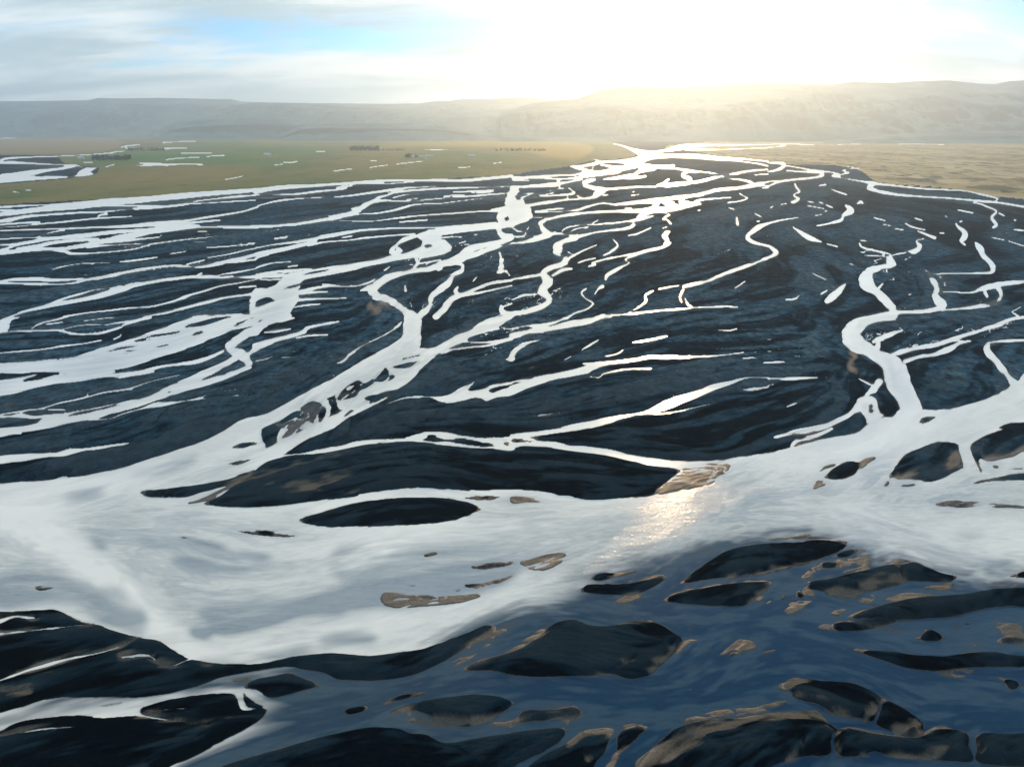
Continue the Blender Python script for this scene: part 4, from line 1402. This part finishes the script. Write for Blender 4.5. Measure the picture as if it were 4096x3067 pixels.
def hill(name, sil, d_base, d_crest, profile, bands=0.0, gully=0.12, nr=70, step=2.4, seed=1):
    """a range of hills: its skyline (photograph rows, 2212-wide) set out at its real distance and height"""
    sil = np.array(sil, float)
    zx = np.arange(sil[0, 0], sil[-1, 0] + .1, step)
    zy = np.interp(zx, sil[:, 0], sil[:, 1])
    az = np.arctan2((zx * 1.85172 - 2048) / FPX, CP + SP * (1533.5 - zy * 1.85172) / FPX)
    ny = (zy * 1.85172 - 1533.5) / FPX
    el = (-SP - ny * CP) / (CP - ny * SP)            # tangent of elevation along +Y
    t = np.concatenate([np.linspace(0, 1, nr), [1.08, 1.25, 1.6]])
    T, AZ = np.meshgrid(t[::-1], az, indexing='ij')
    wob = 0.10 * (d_crest - d_base) * vnoise(AZ * 9 + seed, AZ * 0 + seed * 3.3)
    D = d_base + (d_crest - d_base) * T + wob * np.clip(1 - np.abs(T - .5) * 2, 0, 1)
    Yw = D
    Xw = D * np.tan(AZ)
    crest = np.interp(AZ[0], az, CAM_H + d_crest * el)[None, :]
    crest = np.maximum(crest, 3.0)
    pr = np.interp(T, *zip(*profile))
    n = 0
    for f, a in ((1 / 900., 1.0), (1 / 400., .55), (1 / 180., .32), (1 / 80., .18)):
        n = n + a * (1 - 2 * np.abs(vnoise(Xw * f + seed * 7, Yw * f * .55 + seed)))
    face = np.clip(T * (1 - T) * 4, 0, 1)
    Zw = crest * (pr + gully * face * (n - .4))
    if bands:
        q = Zw / bands
        fr = q - np.floor(q)
        Zw = bands * (np.floor(q) + np.clip((fr - .35) / .3, 0, 1) * .75 + fr * .25)
        lim = crest * np.where(T >= .999, 1, 1.0)
        Zw = np.where(T == 1.0, crest, Zw)
    Zw = np.where(T > 1, crest * np.interp(T, (1, 1.25, 1.6), (1, .95, .3)), np.minimum(Zw, crest * (0.25 + .76 * T)))
    Zw = np.where(T <= 0, -1.0, Zw)
    ob = grid_mesh(name, Xw, Yw, Zw, np.ones((Xw.shape[0] - 1, Xw.shape[1] - 1), bool), {}, HILL)
    ob['kind'] = 'structure'
    return ob


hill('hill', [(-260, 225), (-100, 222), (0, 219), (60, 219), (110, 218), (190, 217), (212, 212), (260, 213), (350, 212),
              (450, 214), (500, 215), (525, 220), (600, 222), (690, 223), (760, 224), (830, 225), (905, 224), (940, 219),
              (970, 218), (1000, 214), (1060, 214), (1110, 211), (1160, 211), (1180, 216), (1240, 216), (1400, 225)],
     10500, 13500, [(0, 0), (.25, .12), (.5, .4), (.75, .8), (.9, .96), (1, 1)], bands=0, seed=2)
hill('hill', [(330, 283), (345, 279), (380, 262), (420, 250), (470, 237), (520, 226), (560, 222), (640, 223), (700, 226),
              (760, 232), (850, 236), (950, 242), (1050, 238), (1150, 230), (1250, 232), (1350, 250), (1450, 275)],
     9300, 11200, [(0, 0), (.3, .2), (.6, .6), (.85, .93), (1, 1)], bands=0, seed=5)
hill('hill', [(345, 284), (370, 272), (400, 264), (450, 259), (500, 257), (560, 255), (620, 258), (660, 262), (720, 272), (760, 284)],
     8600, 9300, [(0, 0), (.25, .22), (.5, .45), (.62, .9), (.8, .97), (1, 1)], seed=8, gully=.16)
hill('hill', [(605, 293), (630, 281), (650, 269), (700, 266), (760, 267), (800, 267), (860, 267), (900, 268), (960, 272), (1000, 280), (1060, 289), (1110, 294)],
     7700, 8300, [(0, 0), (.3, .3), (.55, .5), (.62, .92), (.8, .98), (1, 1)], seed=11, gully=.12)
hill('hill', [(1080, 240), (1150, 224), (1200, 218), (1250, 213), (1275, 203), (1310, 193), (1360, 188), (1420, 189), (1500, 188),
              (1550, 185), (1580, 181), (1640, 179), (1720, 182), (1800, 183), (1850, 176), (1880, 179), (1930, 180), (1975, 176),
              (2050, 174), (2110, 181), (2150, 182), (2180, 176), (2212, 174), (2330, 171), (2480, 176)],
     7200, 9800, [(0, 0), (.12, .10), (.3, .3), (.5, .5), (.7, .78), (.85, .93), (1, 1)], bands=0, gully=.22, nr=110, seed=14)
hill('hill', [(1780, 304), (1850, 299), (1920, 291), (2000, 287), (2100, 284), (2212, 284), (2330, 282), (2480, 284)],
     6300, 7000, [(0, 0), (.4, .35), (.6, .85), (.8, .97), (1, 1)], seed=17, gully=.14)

# ------------------------------------------------------------------ farms on the meadow
def flat_mat(name, col, rough=.7):
    m, g, b = principled(name)
    pos = g.n('ShaderNodeNewGeometry').outputs['Position']
    n = g.noise(pos, 0.6, 4, .6)
    g.put(b.inputs['Base Color'], g.mix(n, tuple(c * .8 for c in col), col))
    b.inputs['Roughness'].default_value = rough
    return m


WALLM = flat_mat('white_render', (.75, .75, .72))
ROOFM = flat_mat('pale_sheet_roof', (.55, .58, .62), .45)
GLASSM = flat_mat('window_glass', (.05, .06, .08), .15)
BARKM = flat_mat('bark', (.06, .045, .035), .9)


def mat_leaf():
    m, g, b = principled('tree_leaves')
    pos = g.n('ShaderNodeNewGeometry').outputs['Position']
    n = g.noise(pos, .25, 3)
    g.put(b.inputs['Base Color'], g.mix(n, (.012, .035, .016), (.035, .075, .03)))
    b.inputs['Roughness'].default_value = .9
    return m


LEAFM = mat_leaf()


def at_tile(tile, x, y):
    ox, oy, sc = TILES[tile]
    gx, gy = ground(ox + x * sc, oy + y * sc)
    return float(gx), float(gy)


def house(tile, x, y, L, W, Hh, label):
    px, py = at_tile(tile, x, y)
    e = bpy.data.objects.new('farm_building', None)
    scene.collection.objects.link(e)
    e.location = (px, py, 1.2)
    e.rotation_euler = (0, 0, random.uniform(-.3, .3))
    e['label'], e['category'], e['group'] = label, 'building', 'farm buildings on the meadow'
    l, w = L / 2, W / 2
    r = Hh + W * .32
    v = [(-l, -w, -1), (l, -w, -1), (l, w, -1), (-l, w, -1), (-l, -w, Hh), (l, -w, Hh), (l, w, Hh), (-l, w, Hh), (-l, 0, r), (l, 0, r)]
    plain_mesh('wall', v, [(0, 1, 5, 4), (2, 3, 7, 6), (1, 2, 6, 9, 5), (3, 0, 4, 8, 7)], WALLM, e)
    o, k = .6, .25
    l2, w2, zz = l + o, w + o, Hh - o * .6
    rv = [(-l2, -w2, zz), (l2, -w2, zz), (l2, 0, r + .05), (-l2, 0, r + .05), (-l2, w2, zz), (l2, w2, zz)]
    rv += [(a, b_, c + k) for a, b_, c in rv]
    plain_mesh('roof', rv, [(0, 3, 2, 1), (3, 4, 5, 2), (6, 7, 8, 9), (9, 8, 11, 10), (0, 1, 7, 6), (4, 10, 11, 5), (0, 6, 9, 3), (3, 9, 10, 4), (1, 2, 8, 7), (2, 5, 11, 8)], ROOFM, e)
    n = max(2, int(L / 7))
    for i in range(n):
        cx = -l + (i + .5) * L / n
        wv = [(cx - .8, -w - .05, 1.1), (cx + .8, -w - .05, 1.1), (cx + .8, -w - .05, 2.5), (cx - .8, -w - .05, 2.5),
              (cx - .8, -w + .05, 1.1), (cx + .8, -w + .05, 1.1), (cx + .8, -w + .05, 2.5), (cx - .8, -w + .05, 2.5)]
        plain_mesh('window', wv, [(0, 1, 2, 3), (0, 4, 5, 1), (1, 5, 6, 2), (2, 6, 7, 3), (3, 7, 4, 0)], GLASSM, e)


house('A', 702, 294, 26, 10, 5, 'lone pale farm building left of the dark tree belt on the meadow')
house('B', 100, 265, 34, 13, 6, 'pale farm building alone in the green field left of centre')
house('B', 1355, 283, 24, 10, 5, 'pale farm building just right of the round tree clump in the farmyard')
house('B', 1440, 285, 28, 11, 6, 'largest pale farm building in the farmyard by the tree clump')
house('B', 1495, 276, 30, 10, 4, 'long low pale farm building at the right end of the farmyard')
house('B', 1860, 272, 34, 11, 4, 'long low farm building standing alone in the meadow nearest the sun glow')


def trees(name, label, tile, x0, x1, y0, y1, n, hmin, hmax, single=True):
    """a belt of far trees: leaf-clump faces through each crown plus a trunk per tree"""
    V, F, TV, TF = [], [], [], []
    for _ in range(n):
        bx, by = at_tile(tile, random.uniform(x0, x1), random.uniform(y0, y1))
        h = random.uniform(hmin, hmax)
        r = h * random.uniform(.26, .38)
        k = len(TV)
        for a in range(5):
            TV.append((bx + .35 * math.cos(a * 1.2566), by + .35 * math.sin(a * 1.2566), 0))
            TV.append((bx + .12 * math.cos(a * 1.2566), by + .12 * math.sin(a * 1.2566), h * .8))
        for a in range(5):
            q = (a + 1) % 5
            TF.append((k + 2 * a, k + 2 * q, k + 2 * q + 1, k + 2 * a + 1))
        for _ in range(90):
            u, v_, w = random.gauss(0, .5), random.gauss(0, .5), random.random()
            rr = r * (1.1 - .75 * w) * 1.1
            c = Vector((bx + u * rr, by + v_ * rr, h * (.18 + .82 * w)))
            s = h * random.uniform(.05, .11)
            d1 = Vector((random.gauss(0, 1), random.gauss(0, 1), random.gauss(0, 1))).normalized() * s
            d2 = Vector((random.gauss(0, 1), random.gauss(0, 1), random.gauss(0, 1))).normalized() * s
            k2 = len(V)
            V += [c - d1, c + d2, c + d1, c - d2]
            F.append((k2, k2 + 1, k2 + 2, k2 + 3))
    e = bpy.data.objects.new(name, None)
    scene.collection.objects.link(e)
    e['label'], e['category'] = label, 'trees'
    e['kind'] = 'stuff'
    plain_mesh('crown', V, F, LEAFM, e)
    plain_mesh('trunk', TV, TF, BARKM, e)


trees('tree_belt', 'dark belt of farm trees on the green meadow at left', 'A', 800, 1130, 285, 312, 120, 9, 17)
trees('tree_belt', 'dark straight row of trees beside the meadow stream at left', 'A', 1100, 1420, 212, 226, 90, 9, 14)
trees('tree_belt', 'large pale green wood on the far meadow left of centre', 'B', 810, 1060, 200, 226, 170, 10, 18)
trees('tree_belt', 'low strip of bushes trailing right from the far wood', 'B', 1050, 1290, 216, 226, 60, 5, 9)
trees('tree_belt', 'round clump of trees in the farmyard with pale buildings', 'B', 1290, 1345, 276, 288, 26, 10, 17)
trees('tree_belt', 'few trees between the two farmyard buildings', 'B', 1375, 1415, 278, 288, 10, 8, 13)
trees('tree_belt', 'grey green shelter belt nearest the sun glow', 'B', 2070, 2500, 216, 230, 90, 8, 14)

# ------------------------------------------------------------------ haze
hz = bpy.data.materials.new('haze_air')
hz.use_nodes = True
g = NT(hz.node_tree)
v = g.n('ShaderNodeVolumePrincipled')
v.inputs['Color'].default_value = (0.74, 0.88, 1.0, 1)
v.inputs['Density'].default_value = HAZE_DENSITY
v.inputs['Anisotropy'].default_value = 0.78
o = g.n('ShaderNodeOutputMaterial')
g.t.links.new(v.outputs[0], o.inputs['Volume'])
b0, b1 = (-15200, -3200, -2.4), (15200, 16400, 780.0)
hv = [(x, y, z) for z in (b0[2], b1[2]) for y in (b0[1], b1[1]) for x in (b0[0], b1[0])]
haze = plain_mesh('haze', hv, [(0, 2, 3, 1), (4, 5, 7, 6), (0, 1, 5, 4), (2, 6, 7, 3), (0, 4, 6, 2), (1, 3, 7, 5)], hz)
haze['kind'] = 'stuff'
print('grid', GX.shape, 'tris', sum(len(o.data.polygons) * 2 for o in scene.objects if o.type == 'MESH'))
